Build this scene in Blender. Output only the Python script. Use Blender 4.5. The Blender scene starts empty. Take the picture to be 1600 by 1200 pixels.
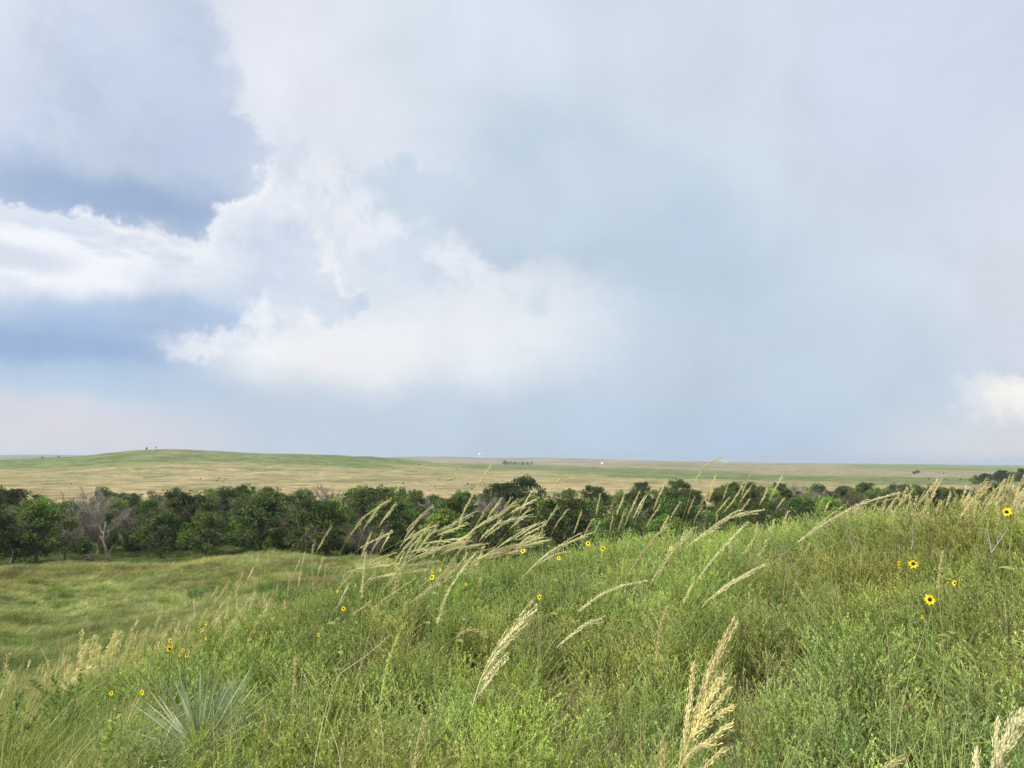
import bpy, math, random
import numpy as np
from mathutils import Matrix, Vector

R = math.radians
rng = np.random.default_rng(7)
random.seed(7)
sc = bpy.context.scene
COL = sc.collection

# ------------------------------------------------------------------ camera
FPX = 1111.0                      # focal length in pixels of a 1600 px wide frame
EYE = Vector((0, 0, 1.6))
PITCH, ROLL = R(6.27), R(0.30)
cam = bpy.data.cameras.new('camera')
cam.sensor_width = 36
cam.lens = 36 * FPX / 1600
cam.clip_start = 0.05
cam.clip_end = 40000
camo = bpy.data.objects.new('camera', cam)
COL.objects.link(camo)
CAMROT = Matrix.Rotation(R(90) + PITCH, 4, 'X') @ Matrix.Rotation(ROLL, 4, 'Z')
camo.matrix_world = Matrix.Translation(EYE) @ CAMROT
sc.camera = camo
M3 = np.array(CAMROT.to_3x3())

def ray(x, y):
    x, y = np.broadcast_arrays(np.asarray(x, float), np.asarray(y, float))
    d = np.stack([(x - 800) / FPX, -(y - 600) / FPX, -np.ones(x.shape)], -1)
    return d @ M3.T

def at(x, y, r):
    """world point seen at photo position (x, y), r metres away over the ground"""
    d = ray(x, y)
    s = r / np.hypot(d[..., 0], d[..., 1])
    return np.array(EYE) + d * np.asarray(s)[..., None]

def azel(x, y):
    d = ray(x, y)
    return math.degrees(math.atan2(d[0], d[1])), math.degrees(math.atan2(d[2], math.hypot(d[0], d[1])))

def project(p):
    q = (np.asarray(p) - np.array(EYE)) @ M3
    return 800 - FPX * q[..., 0] / q[..., 2], 600 + FPX * q[..., 1] / q[..., 2]

# ------------------------------------------------------------------ light
SUN_EL, SUN_AZ = 38.0, -125.0      # degrees; azimuth measured clockwise from the view direction (+Y)
sun = bpy.data.lights.new('sun', 'SUN')
sun.energy = 5.0
sun.angle = R(6)
sun.color = (1.0, 0.95, 0.86)
suno = bpy.data.objects.new('sun', sun)
COL.objects.link(suno)
SD = Vector((math.sin(R(SUN_AZ)) * math.cos(R(SUN_EL)), math.cos(R(SUN_AZ)) * math.cos(R(SUN_EL)), math.sin(R(SUN_EL))))
suno.rotation_euler = SD.to_track_quat('Z', 'Y').to_euler()
suno.location = (0, 0, 60)
sc.view_settings.view_transform = 'Standard'
sc.view_settings.look = 'None'
sc.view_settings.exposure = 0.0
sc.view_settings.gamma = 1
sc.render.engine = 'CYCLES'
sc.cycles.use_denoising = True
sc.cycles.denoiser = 'OPENIMAGEDENOISE'
sc.cycles.denoising_input_passes = 'RGB_ALBEDO_NORMAL'
sc.cycles.denoising_prefilter = 'NONE'
sc.cycles.max_bounces = 6
sc.cycles.diffuse_bounces = 3
sc.cycles.transmission_bounces = 3
sc.cycles.glossy_bounces = 1
sc.cycles.volume_bounces = 0
sc.cycles.caustics_reflective = False
sc.cycles.caustics_refractive = False

def lin(c):
    c = np.asarray(c, float) / 255
    return tuple(np.where(c <= 0.04045, c / 12.92, ((c + 0.055) / 1.055) ** 2.4))

# ------------------------------------------------------------------ node helper
class G:
    def __init__(s, tree): s.t = tree
    def n(s, typ, props=None, **ins):
        nd = s.t.nodes.new(typ)
        for k, v in (props or {}).items(): setattr(nd, k, v)
        for k, v in ins.items():
            key = int(k[1:]) if k[0] == '_' else k.replace('_', ' ')
            s.put(nd.inputs[key], v)
        return nd
    def put(s, sock, v):
        if isinstance(v, bpy.types.NodeSocket): s.t.links.new(v, sock)
        elif v is not None:
            if hasattr(sock.default_value, '__len__') and len(sock.default_value) == 4 and len(v) == 3: v = (*v, 1)
            sock.default_value = v
    def m(s, op, a, b=None, c=None, clamp=False):
        nd = s.t.nodes.new('ShaderNodeMath'); nd.operation = op; nd.use_clamp = clamp
        for i, v in enumerate((a, b, c)):
            if v is not None: s.put(nd.inputs[i], v)
        return nd.outputs[0]
    def smooth(s, v, a, b, lo=0.0, hi=1.0):
        nd = s.n('ShaderNodeMapRange', {'interpolation_type': 'SMOOTHSTEP'}, Value=v, From_Min=a, From_Max=b, To_Min=lo, To_Max=hi)
        return nd.outputs[0]
    def mix(s, f, a, b, mode='MIX'):
        nd = s.t.nodes.new('ShaderNodeMix'); nd.data_type = 'RGBA'; nd.blend_type = mode
        s.put(nd.inputs[0], f); s.put(nd.inputs[6], a); s.put(nd.inputs[7], b)
        return nd.outputs[2]
    def noise(s, vec, scale, detail=4, rough=0.55, dist=0.0):
        return s.n('ShaderNodeTexNoise', Vector=vec, Scale=scale, Detail=detail, Roughness=rough, Distortion=dist)

# ------------------------------------------------------------------ sky (storm clouds over a clear-sky base)
world = bpy.data.worlds.new('World'); sc.world = world
world.use_nodes = True
wt = world.node_tree; wt.nodes.clear()
g = G(wt)
tc = g.n('ShaderNodeTexCoord').outputs['Generated']
sep = g.n('ShaderNodeSeparateXYZ', Vector=tc)
AZ = g.m('MULTIPLY', g.m('ARCTAN2', sep.outputs[0], sep.outputs[1]), 57.29578)
EL = g.m('MULTIPLY', g.m('ARCSINE', sep.outputs[2]), 57.29578)
n1 = g.noise(tc, 3.0, 6, 0.55)       # broad billows
n2 = g.noise(tc, 13.0, 8, 0.62)      # ragged cloud edges
def warped(a1, a2):
    s1 = g.n('ShaderNodeSeparateColor', Color=n1.outputs['Color']); s2 = g.n('ShaderNodeSeparateColor', Color=n2.outputs['Color'])
    out = []
    for base, k in ((AZ, 0), (EL, 1)):
        d = g.m('ADD', g.m('MULTIPLY', g.m('SUBTRACT', s1.outputs[k], 0.5), a1), g.m('MULTIPLY', g.m('SUBTRACT', s2.outputs[k], 0.5), a2))
        out.append(g.m('ADD', base, d))
    return out
W_SOFT = warped(7, 3)
W_EDGE = warped(3.5, 7)
W_FLAT = warped(7, 1.5)
W_RAG = warped(3, 9)
def ell(px, py, rx, ry, w, ang=0.0):
    """1 at the centre, 0 on the rim, negative outside"""
    a, e = azel(px, py)
    a1, _ = azel(px + 5, py); _, e1 = azel(px, py + 5)
    rx = rx * abs(a1 - a) / 5; ry = ry * abs(e1 - e) / 5
    dx = g.m('SUBTRACT', w[0], a); dy = g.m('SUBTRACT', w[1], e)
    if ang:
        c, s_ = math.cos(R(ang)), math.sin(R(ang))
        dx, dy = g.m('ADD', g.m('MULTIPLY', dx, c), g.m('MULTIPLY', dy, s_)), g.m('SUBTRACT', g.m('MULTIPLY', dy, c), g.m('MULTIPLY', dx, s_))
    q = g.m('ADD', g.m('POWER', g.m('ABSOLUTE', g.m('DIVIDE', dx, rx)), 2.0), g.m('POWER', g.m('ABSOLUTE', g.m('DIVIDE', dy, ry)), 2.0))
    return g.m('SUBTRACT', 1.0, g.m('SQRT', q))
sky = lin((206, 218, 230))
def soft(color, px, py, rx, ry, k=1.0, w=None, ang=0.0, lo=-0.35, hi=0.65):
    global sky
    f = g.smooth(ell(px, py, rx, ry, w or W_SOFT, ang), lo, hi, 0, k)
    sky = g.mix(f, sky, lin(color))
def field(parts, w):
    f = None
    for p in parts:
        e = ell(*p[:4], w, p[4] if len(p) > 4 else 0.0)
        f = e if f is None else g.m('MAXIMUM', f, e)
    return f
def patch(color, f, lo, hi, k=1.0):
    global sky
    sky = g.mix(g.smooth(f, lo, hi, 0, k), sky, color if not isinstance(color, tuple) else lin(color))
# large tonal areas
soft((190, 206, 222), 1120, 640, 480, 150, 1.0, W_FLAT)
soft((179, 200, 224), 1020, 690, 330, 75, 1.0, W_FLAT)
soft((188, 207, 224), 1000, 360, 330, 120, 0.9, W_SOFT, -28)
soft((207, 218, 234), 1450, 120, 330, 260, 0.8)
soft((214, 218, 230), 1640, 420, 200, 230, 0.9)
soft((214, 216, 222), 1620, 690, 260, 70, 1.0, W_FLAT, 0, -0.6, 0.8)
soft((228, 232, 242), 480, 40, 230, 330, 1.0, None, -12, -0.5, 0.75)
soft((214, 226, 237), 760, 60, 230, 130, 0.8)
soft((228, 233, 243), 560, 330, 230, 110, 0.9)
soft((233, 238, 244), 760, 505, 180, 85, 1.0, None, 0, -.5, .8)
soft((241, 242, 245), 510, 540, 210, 62, 1.0, W_FLAT, 0, -.5, .8)
soft((238, 240, 247), 120, 405, 480, 110, 1.0, W_FLAT)
soft((190, 207, 224), 560, 665, 520, 75, 0.9, W_FLAT)
soft((215, 214, 222), 40, 695, 380, 60, 1.0, W_FLAT, 0, -0.6, 0.7)
# grey shelf hanging in front of the bright gap
fC = field([(705, 322, 120, 78), (770, 370, 78, 66), (910, 320, 170, 110), (640, 290, 90, 50)], W_EDGE)
cC = g.mix(g.smooth(W_SOFT[1], 12, 22), lin((186, 205, 223)), lin((199, 214, 229)))
patch(cC, fC, -0.04, 0.40, 0.9)
fC2 = field([(842, 462, 30, 22), (905, 428, 16, 6)], W_RAG)
patch((208, 221, 233), fC2, -0.5, 0.8, 0.6)
# middle-left cloud with ragged right side
fB = field([(415, 415, 100, 90), (465, 450, 80, 64), (320, 430, 140, 66), (530, 470, 46, 34)], W_EDGE)
rimB = g.m('MULTIPLY', g.smooth(g.m('ABSOLUTE', g.m('ADD', fB, 0.05)), 0.0, 0.20, 1.0, 0.0), g.smooth(ell(450, 440, 130, 120, W_SOFT), -0.1, 0.45))
sky = g.mix(g.m('MULTIPLY', rimB, 0.6), sky, lin((251, 250, 252)))
patch(g.mix(g.smooth(n2.outputs['Fac'], 0.36, 0.62), lin((194, 209, 228)), lin((212, 223, 237))), fB, -0.10, 0.50, 0.85)
soft((240, 242, 248), 190, 392, 250, 52, 0.9, W_FLAT)
f_ = g.m('MULTIPLY', g.smooth(ell(150, 400, 330, 80, W_SOFT), -0.3, 0.5), g.smooth(g.noise(g.n('ShaderNodeMapping', Vector=tc, Scale=(1, 1, 3.2)).outputs[0], 5.0, 7, 0.6).outputs['Fac'], 0.47, 0.62))
sky = g.mix(g.m('MULTIPLY', f_, 0.8), sky, lin((205, 215, 231)))
soft((206, 214, 229), 20, 398, 130, 24, 0.8, W_FLAT)
soft((172, 192, 222), 215, 500, 290, 36, 0.95, W_FLAT)
soft((172, 193, 223), 345, 492, 90, 26, 0.8, W_SOFT)
soft((152, 178, 215), 70, 545, 330, 56, 1.0, W_FLAT)
soft((178, 199, 224), 150, 600, 300, 34, 0.7, W_FLAT)
fW = field([(350, 530, 78, 20, 8), (415, 500, 26, 36), (430, 528, 60, 14)], W_RAG)
patch((240, 242, 246), fW, -0.4, 0.9, 0.75)
# big upper-left cloud
fA = field([(80, 60, 290, 250), (220, 130, 160, 210), (345, 215, 78, 58), (318, 272, 100, 64), (240, 318, 105, 52), (20, 250, 280, 72)], W_EDGE)
rimA = g.m('MULTIPLY', g.smooth(g.m('ABSOLUTE', g.m('ADD', fA, 0.05)), 0.0, 0.16, 1.0, 0.0), g.smooth(ell(395, 285, 80, 70, W_SOFT), -0.1, 0.5))
sky = g.mix(g.m('MULTIPLY', rimA, 0.6), sky, lin((250, 250, 252)))
cA = lin((195, 208, 228))
cA = g.mix(g.smooth(n1.outputs['Fac'], 0.42, 0.66, 0, .7), cA, lin((221, 228, 240)))
cA = g.mix(g.smooth(n2.outputs['Fac'], 0.48, 0.66, 0, 0.6), cA, lin((182, 198, 223)))
cA = g.mix(g.smooth(ell(320, 250, 120, 100, W_SOFT), -0.5, 0.9, 0, 0.55), cA, lin((184, 201, 226)))
cA = g.mix(g.smooth(ell(190, 312, 310, 52, W_SOFT), -0.5, 0.75), cA, lin((156, 178, 210)))
sky = g.mix(g.smooth(ell(335, 330, 110, 60, W_RAG), -0.3, 0.4, 0, .55), sky, lin((243, 245, 250)))
patch(cA, fA, -0.06, 0.20, 0.97)
# ragged puffs in the middle
fM = field([(560, 330, 190, 70, -28), (690, 420, 120, 50, -20)], W_RAG)
f_ = g.m('MULTIPLY', g.smooth(fM, -0.2, 0.6), g.smooth(n2.outputs['Fac'], 0.44, 0.60))
sky = g.mix(g.m('MULTIPLY', f_, 0.6), sky, lin((240, 242, 248)))
f_ = g.m('MULTIPLY', g.smooth(fM, -0.4, 0.6), g.smooth(n2.outputs['Fac'], 0.50, 0.38))
sky = g.mix(g.m('MULTIPLY', f_, 0.6), sky, lin((200, 214, 230)))
# cream gap low on the right
fR = field([(1608, 610, 118, 56)], W_RAG)
patch((250, 246, 240), fR, -0.2, 0.9, 1.0)
patch((204, 212, 224), field([(1585, 572, 60, 10)], W_SOFT), -0.2, 0.6, 0.8)
# fine grain of vapour everywhere
n3 = g.noise(tc, 5.5, 8, 0.55, 0.6)
grain = g.smooth(n3.outputs['Fac'], 0.25, 0.75, 0.945, 1.045)
comb = g.n('ShaderNodeCombineColor', Red=grain, Green=grain, Blue=grain)
sky = g.mix(1.0, sky, comb.outputs[0], 'MULTIPLY')
# added bright lobe round the sun, unseen behind the camera, as soft fill
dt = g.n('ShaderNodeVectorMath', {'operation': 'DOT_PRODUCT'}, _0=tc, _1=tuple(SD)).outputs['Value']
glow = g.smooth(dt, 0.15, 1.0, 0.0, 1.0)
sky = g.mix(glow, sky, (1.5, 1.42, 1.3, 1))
nish = g.n('ShaderNodeTexSky', {'sky_type': 'NISHITA', 'sun_disc': False, 'sun_elevation': R(SUN_EL), 'sun_rotation': R(SUN_AZ)})
b1 = g.n('ShaderNodeBackground', Color=nish.outputs[0], Strength=0.08)
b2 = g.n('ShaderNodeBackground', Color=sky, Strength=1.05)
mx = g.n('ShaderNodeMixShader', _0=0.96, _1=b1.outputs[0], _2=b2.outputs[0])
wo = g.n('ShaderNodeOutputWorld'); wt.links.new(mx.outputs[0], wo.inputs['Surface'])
world.cycles.sampling_method = 'MANUAL'
world.cycles.sample_map_resolution = 512

# ------------------------------------------------------------------ numpy noise
def _hash(ix, iy, seed):
    h = (ix.astype(np.int64) * 374761393 + iy.astype(np.int64) * 668265263 + seed * 1442695041) & 0xFFFFFFFF
    h = ((h ^ (h >> 13)) * 1274126177) & 0xFFFFFFFF
    return ((h ^ (h >> 16)) & 0xFFFF) / 65535.0
def vnoise(x, y, seed=0):
    ix, iy = np.floor(x), np.floor(y)
    fx, fy = x - ix, y - iy
    fx = fx * fx * (3 - 2 * fx); fy = fy * fy * (3 - 2 * fy)
    a, b = _hash(ix, iy, seed), _hash(ix + 1, iy, seed)
    c, d = _hash(ix, iy + 1, seed), _hash(ix + 1, iy + 1, seed)
    return (a * (1 - fx) + b * fx) * (1 - fy) + (c * (1 - fx) + d * fx) * fy - 0.5
def fbm(x, y, scale, oct=3, seed=0):
    s, a = 0, 1.0
    for k in range(oct):
        s = s + a * vnoise(x / scale * 2 ** k + 17.3 * k, y / scale * 2 ** k - 9.1 * k, seed + k)
        a *= 0.5
    return s

# ------------------------------------------------------------------ terrain heights
def zpx(x, y, r): return float(at(x, y, r)[2])
# column of the photo -> knots: (distance, photo row of the ground) ; 'z' rows are plain heights
Z = lambda v: ('z', v)
cols = {
 -420: [(3, Z(-.2)), (5, Z(-.5)), (8, Z(-1.2)), (14, Z(-3.0)), (30, Z(-5.5)), (60, Z(-7.5)), (85, Z(-11)), (120, Z(-12.5)), (200, Z(-12.5)), (280, Z(-10.5)), (450, 751), (700, 733), (950, 724), (1500, Z(-8)), (3500, Z(-12)), (6000, 710.5), (12000, 716)],
 0:    [(3, Z(-.12)), (5.5, Z(-.32)), (8, 1112), (12, Z(-1.95)), (18, Z(-3.0)), (24, 1030), (38, 950), (62, 884), (85, Z(-10.5)), (118, 876), (190, Z(-12.3)), (270, 784), (450, 752), (700, 733), (950, 718), (1500, Z(-6)), (3500, Z(-12)), (6000, 710.5), (12000, 716)],
 120:  [(3, Z(-.1)), (5.5, Z(-.28)), (8.5, 1085), (12, Z(-1.75)), (18, Z(-3.0)), (26, 1010), (38, 940), (60, 880), (85, Z(-10.8)), (118, 874), (190, Z(-12.3)), (270, 784), (450, 751), (700, 727), (950, 711.5), (1500, Z(-2)), (3500, Z(-12)), (6000, 710.5), (12000, 716)],
 240:  [(3, Z(-.05)), (5.5, Z(-.2)), (8.5, 1062), (12, Z(-1.65)), (18, Z(-2.8)), (26, 985), (38, 930), (58, 875), (85, Z(-11)), (118, 873), (190, Z(-12.3)), (270, 784), (450, 749), (700, 720), (950, 699.5), (1500, Z(0)), (3500, Z(-12)), (6500, 716), (12000, 717)],
 400:  [(3, Z(0)), (5.5, Z(-.1)), (8, 1020), (12, Z(-1.55)), (18, Z(-2.5)), (28, 935), (38, 905), (52, 866), (80, Z(-11)), (118, Z(-12)), (180, Z(-12.2)), (265, 782), (450, 750), (700, 724), (950, 706), (1500, Z(0)), (3500, Z(-12)), (6500, 716), (12000, 718)],
 520:  [(3, Z(0)), (5.5, Z(-.05)), (7.5, 972), (12, Z(-1.35)), (20, Z(-2.6)), (34, 895), (48, 869), (78, Z(-11)), (118, Z(-12)), (180, Z(-12.2)), (265, 782), (450, 750), (700, 727), (950, 709.5), (1500, Z(-3)), (3500, Z(-10)), (6500, 717), (12000, 719)],
 620:  [(3, Z(0)), (5.5, Z(0)), (7.5, 934), (12, Z(-1.3)), (20, Z(-3)), (45, 877), (78, Z(-11)), (118, Z(-12)), (180, Z(-12.2)), (265, 782), (450, 751), (700, 732), (950, 716), (1500, 721), (2800, Z(-10)), (4200, 713.5), (6500, Z(-4)), (12000, 720)],
 700:  [(3, Z(0)), (5.5, Z(0)), (7.5, 922), (12, Z(-1.3)), (20, Z(-3.4)), (45, Z(-7.5)), (78, Z(-11)), (118, Z(-12)), (180, Z(-12.2)), (262, 780), (450, 752), (700, 737), (950, 727), (1500, 724), (2800, Z(-10)), (4200, 712.8), (6500, Z(-4)), (12000, 720.5)],
 770:  [(3, Z(0)), (5.5, Z(0)), (8, 914), (12, Z(-1.3)), (20, Z(-3.4)), (45, Z(-8)), (78, Z(-11)), (118, Z(-12)), (180, Z(-12.2)), (262, 778), (450, 752), (700, 739), (950, 731), (1500, 726), (2800, Z(-10)), (4200, 714.5), (6500, Z(-4)), (12000, 721)],
 850:  [(3, Z(0)), (5.5, Z(0.02)), (8.5, 908), (12, Z(-1.1)), (20, Z(-3.4)), (45, Z(-8)), (78, Z(-11)), (118, Z(-12)), (190, Z(-12.2)), (265, 776), (450, 752), (700, 740), (950, 733), (1500, 727), (2800, Z(-10)), (4200, 714), (6500, Z(-4)), (12000, 721.5)],
 1000: [(3, Z(0)), (5.5, Z(.05)), (9, 885), (12, Z(-.7)), (20, Z(-3)), (45, Z(-8)), (78, Z(-11)), (118, Z(-12)), (220, Z(-12.2)), (300, 768), (500, 750), (700, 744), (950, 736), (1500, 729), (2800, 724), (4200, 718.8), (6500, Z(-4)), (12000, 722)],
 1200: [(3, Z(.05)), (5.5, Z(.18)), (9.5, 866), (12, Z(-.2)), (20, Z(-2.4)), (45, Z(-8)), (90, Z(-11)), (130, Z(-12)), (260, Z(-12.2)), (360, 760), (500, 753), (700, 747), (950, 741), (1500, 733), (3500, 723), (6000, 724), (12000, 724)],
 1400: [(3, Z(.15)), (5.5, Z(.38)), (9, 852), (12, Z(.1)), (20, Z(-1.8)), (45, Z(-7.5)), (90, Z(-11)), (150, Z(-12)), (280, Z(-12.2)), (380, 761), (500, 756), (700, 749), (950, 744), (1500, 737), (3500, 726.3), (6000, 725), (12000, 725)],
 1600: [(3, Z(.25)), (5.5, Z(.52)), (8, 846), (11, Z(.45)), (20, Z(-1)), (45, Z(-7)), (90, Z(-11)), (150, Z(-12)), (280, Z(-12.2)), (380, 764), (500, 758), (700, 752), (950, 746), (1500, 739), (3500, 730), (6000, 727.5), (12000, 727)],
 2050: [(3, Z(.3)), (5.5, Z(.7)), (8, Z(.85)), (11, Z(.6)), (20, Z(-1)), (45, Z(-7)), (90, Z(-11)), (150, Z(-12)), (280, Z(-12.2)), (380, Z(-12)), (700, Z(-12)), (1500, Z(-12)), (3500, Z(-12)), (6000, Z(-10)), (12000, Z(-10))],
}
AZF = np.arange(-52, 52.001, 0.13)
AZC = np.concatenate([np.arange(-180, -52, 3.2), AZF, np.arange(55, 180, 3.2)])
RR = np.concatenate([[0.02, 0.3, 0.6], np.exp(np.linspace(0, math.log(12000), 420))])
lr = np.log(np.maximum(RR, 0.02))
ctl_az, ctl_z = [], []
back = [(0.02, 0), (5, -.1), (20, -1.5), (60, -6), (120, -11), (300, -12), (1500, -11), (12000, -10)]
for a in (-180, -110):
    ctl_az.append(a); ctl_z.append(np.interp(lr, np.log([b[0] for b in back]), [b[1] for b in back]))
for x, kn in cols.items():
    ctl_az.append(azel(x, 600)[0])
    rs, zs = [0.02, 1.0], [0, 0]
    for r, v in kn:
        rs.append(r); zs.append(v[1] if isinstance(v, tuple) else zpx(x, v, r))
    z = np.interp(lr, np.log(rs), zs)
    ctl_z.append(z)
for a in (110, 180):
    ctl_az.append(a); ctl_z.append(np.interp(lr, np.log([b[0] for b in back]), [b[1] for b in back]))
ctl_az = np.array(ctl_az); ctl_z = np.array(ctl_z)
# smooth across azimuth with a cubic (Catmull-Rom) through the control columns
def crom(xq, xk, yk):
    i = np.clip(np.searchsorted(xk, xq) - 1, 0, len(xk) - 2)
    t = ((xq - xk[i]) / (xk[i + 1] - xk[i]))[:, None]
    sl = np.gradient(yk, xk, axis=0)
    h = (xk[i + 1] - xk[i])[:, None]
    return ((2*t**3 - 3*t**2 + 1) * yk[i] + (t**3 - 2*t**2 + t) * h * sl[i] + (-2*t**3 + 3*t**2) * yk[i+1] + (t**3 - t**2) * h * sl[i+1])
ZG = crom(AZC, ctl_az, ctl_z).T                       # [ring, azimuth]
ker = np.exp(-0.5 * (np.arange(-6, 7) / 2.6) ** 2); ker /= ker.sum()
pad = np.pad(ZG, ((6, 6), (0, 0)), mode='edge')
ZG = sum(pad[k:k + ZG.shape[0]] * ker[k] for k in range(13))
AA, RG = np.meshgrid(np.radians(AZC), RR)
XG, YG = np.sin(AA) * RG, np.cos(AA) * RG
w = lambda a, b: np.clip((RG - a) / (b - a), 0, 1)
ZG = ZG + fbm(XG, YG, 1.3, 3, 3) * 0.10 * w(1, 4) * (1 - w(14, 40)) \
        + fbm(XG, YG, 5.5, 3, 5) * 0.75 * w(11, 22) * (1 - w(200, 400)) \
        + fbm(XG, YG, 60, 4, 9) * 1.5 * w(250, 500) * (1 - w(2500, 4500)) \
        + fbm(XG, YG, 420, 4, 12) * 6.0 * w(1500, 3500) * 0.6
def gz(x, y):
    x = np.asarray(x, float); y = np.asarray(y, float)
    a = np.degrees(np.arctan2(x, y)); r = np.clip(np.hypot(x, y), 0.021, 11900)
    ia = np.clip(np.searchsorted(AZC, a) - 1, 0, len(AZC) - 2); ir = np.clip(np.searchsorted(RR, r) - 1, 0, len(RR) - 2)
    ta = np.clip((a - AZC[ia]) / (AZC[ia + 1] - AZC[ia]), 0, 1); tr = (r - RR[ir]) / (RR[ir + 1] - RR[ir])
    return ((ZG[ir, ia] * (1 - ta) + ZG[ir, ia + 1] * ta) * (1 - tr) + (ZG[ir + 1, ia] * (1 - ta) + ZG[ir + 1, ia + 1] * ta) * tr)
def polar(az, r):
    a = np.radians(az); x, y = np.sin(a) * r, np.cos(a) * r
    return np.stack([x, y, gz(x, y)], -1)
def ground_at(px, r):
    d = ray(px, 722.0); a = np.degrees(np.arctan2(d[..., 0], d[..., 1]))
    return polar(a, r)

# ------------------------------------------------------------------ tagging
def tag(o, label=None, cat=None, group=None, kind=None):
    if label: o['label'] = label
    if cat: o['category'] = cat
    if group: o['group'] = group
    if kind: o['kind'] = kind
    return o
def empty(name, loc):
    o = bpy.data.objects.new(name, None); COL.objects.link(o); o.location = tuple(map(float, loc)); o.empty_display_size = 0.1
    return o

class MB:
    """gathers quads with a colour per vertex"""
    def __init__(s): s.v, s.q, s.c, s.n = [], [], [], 0
    def add(s, v, q, c):
        v = np.asarray(v, float).reshape(-1, 3); q = np.asarray(q).reshape(-1, 4)
        c = np.asarray(c, float)
        if c.ndim == 1: c = np.tile(c[:3], (len(v), 1))
        s.v.append(v); s.q.append(q + s.n); s.c.append(c); s.n += len(v)
    def mesh(s, name, mat, origin=None, smooth=False):
        v = np.concatenate(s.v); q = np.concatenate(s.q); c = np.concatenate(s.c)
        if origin is not None: v = v - np.asarray(origin, float)
        me = bpy.data.meshes.new(name)
        me.vertices.add(len(v)); me.vertices.foreach_set('co', v.astype(np.float32).ravel())
        me.loops.add(q.size); me.loops.foreach_set('vertex_index', q.astype(np.int32).ravel())
        me.polygons.add(len(q)); me.polygons.foreach_set('loop_start', np.arange(0, q.size, 4, dtype=np.int32))
        me.update(calc_edges=True)
        if smooth: me.polygons.foreach_set('use_smooth', np.ones(len(q), bool))
        at_ = me.color_attributes.new('Col', 'FLOAT_COLOR', 'POINT')
        at_.data.foreach_set('color', np.concatenate([c, np.ones((len(c), 1))], 1).astype(np.float32).ravel())
        if mat: me.materials.append(mat)
        me.validate()
        return me
    def obj(s, name, mat, parent=None, origin=None, smooth=False):
        o = bpy.data.objects.new(name, s.mesh(name, mat, origin, smooth)); COL.objects.link(o)
        if parent is not None: o.parent = parent
        elif origin is not None: o.location = tuple(map(float, origin))
        return o

def unit(a): return a / np.maximum(np.linalg.norm(a, axis=-1, keepdims=True), 1e-9)
def jcol(c, n, j=0.15, rg=rng):
    c = np.asarray(c, float)
    return c * (1 + rg.normal(0, j, (n, 1))) * (1 + rg.normal(0, j * 0.35, (n, 3)))
def leaves(mb, P, D, L, W, C, rg=rng, fold=0.0):
    """one pointed leaf (a quad) per point"""
    P = np.asarray(P); n = len(P); D = unit(D)
    S = unit(np.cross(D, rg.normal(size=(n, 3))))
    N = np.cross(D, S)
    L = np.broadcast_to(L, n)[:, None]; W = np.broadcast_to(W, n)[:, None]
    mid = P + D * L * 0.45 + N * L * fold
    v = np.stack([P, mid + S * W * 0.5, P + D * L, mid - S * W * 0.5], 1).reshape(-1, 3)
    q = np.arange(4 * n).reshape(-1, 4)
    mb.add(v, q, np.repeat(np.asarray(C).reshape(n, 3), 4, 0))
def ribbons(mb, P, D, B, L, W, C, segs=4, S=None, taper=1.6, rg=rng):
    """curved blades: p(t) = P + L (t D + t^2 B)"""
    P = np.asarray(P, float); n = len(P)
    if S is None: S = unit(np.cross(D, rg.normal(size=(n, 3))))
    L = np.broadcast_to(L, n)[:, None, None]; W = np.broadcast_to(W, n)[:, None, None]
    t = np.linspace(0, 1, segs + 1)[None, :, None]
    c = P[:, None] + L * (t * D[:, None] + t * t * B[:, None])
    wd = W * 0.5 * (1 - 0.97 * t ** taper)
    v = np.stack([c + S[:, None] * wd, c - S[:, None] * wd], 2).reshape(-1, 3)
    k = (segs + 1) * 2
    b = (np.arange(n) * k)[:, None, None] + (np.arange(segs) * 2)[None, :, None]
    q = (b + np.array([0, 1, 3, 2])[None, None]).reshape(-1, 4)
    mb.add(v, q, np.repeat(np.asarray(C).reshape(n, 3), k, 0))
def tube(mb, pts, rad, c, sides=4):
    pts = np.asarray(pts, float); k = len(pts); rad = np.broadcast_to(rad, k)
    T = unit(np.gradient(pts, axis=0))
    ref = np.array([0.3, 0.9, 0.2]); A = unit(np.cross(T, ref)); B = np.cross(T, A)
    th = np.arange(sides) * 2 * math.pi / sides
    v = pts[:, None] + rad[:, None, None] * (A[:, None] * np.cos(th)[None, :, None] + B[:, None] * np.sin(th)[None, :, None])
    i = np.arange(k - 1)[:, None] * sides; j = np.arange(sides)[None]
    q = np.stack([i + j, i + (j + 1) % sides, i + sides + (j + 1) % sides, i + sides + j], -1).reshape(-1, 4)
    mb.add(v.reshape(-1, 3), q, c)
def curve(ctrl, n):
    """smooth polyline through the control points"""
    ctrl = np.asarray(ctrl, float); t = np.concatenate([[0], np.cumsum(np.linalg.norm(np.diff(ctrl, axis=0), axis=1))])
    return crom(np.linspace(0, t[-1], n), t, ctrl)

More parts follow.
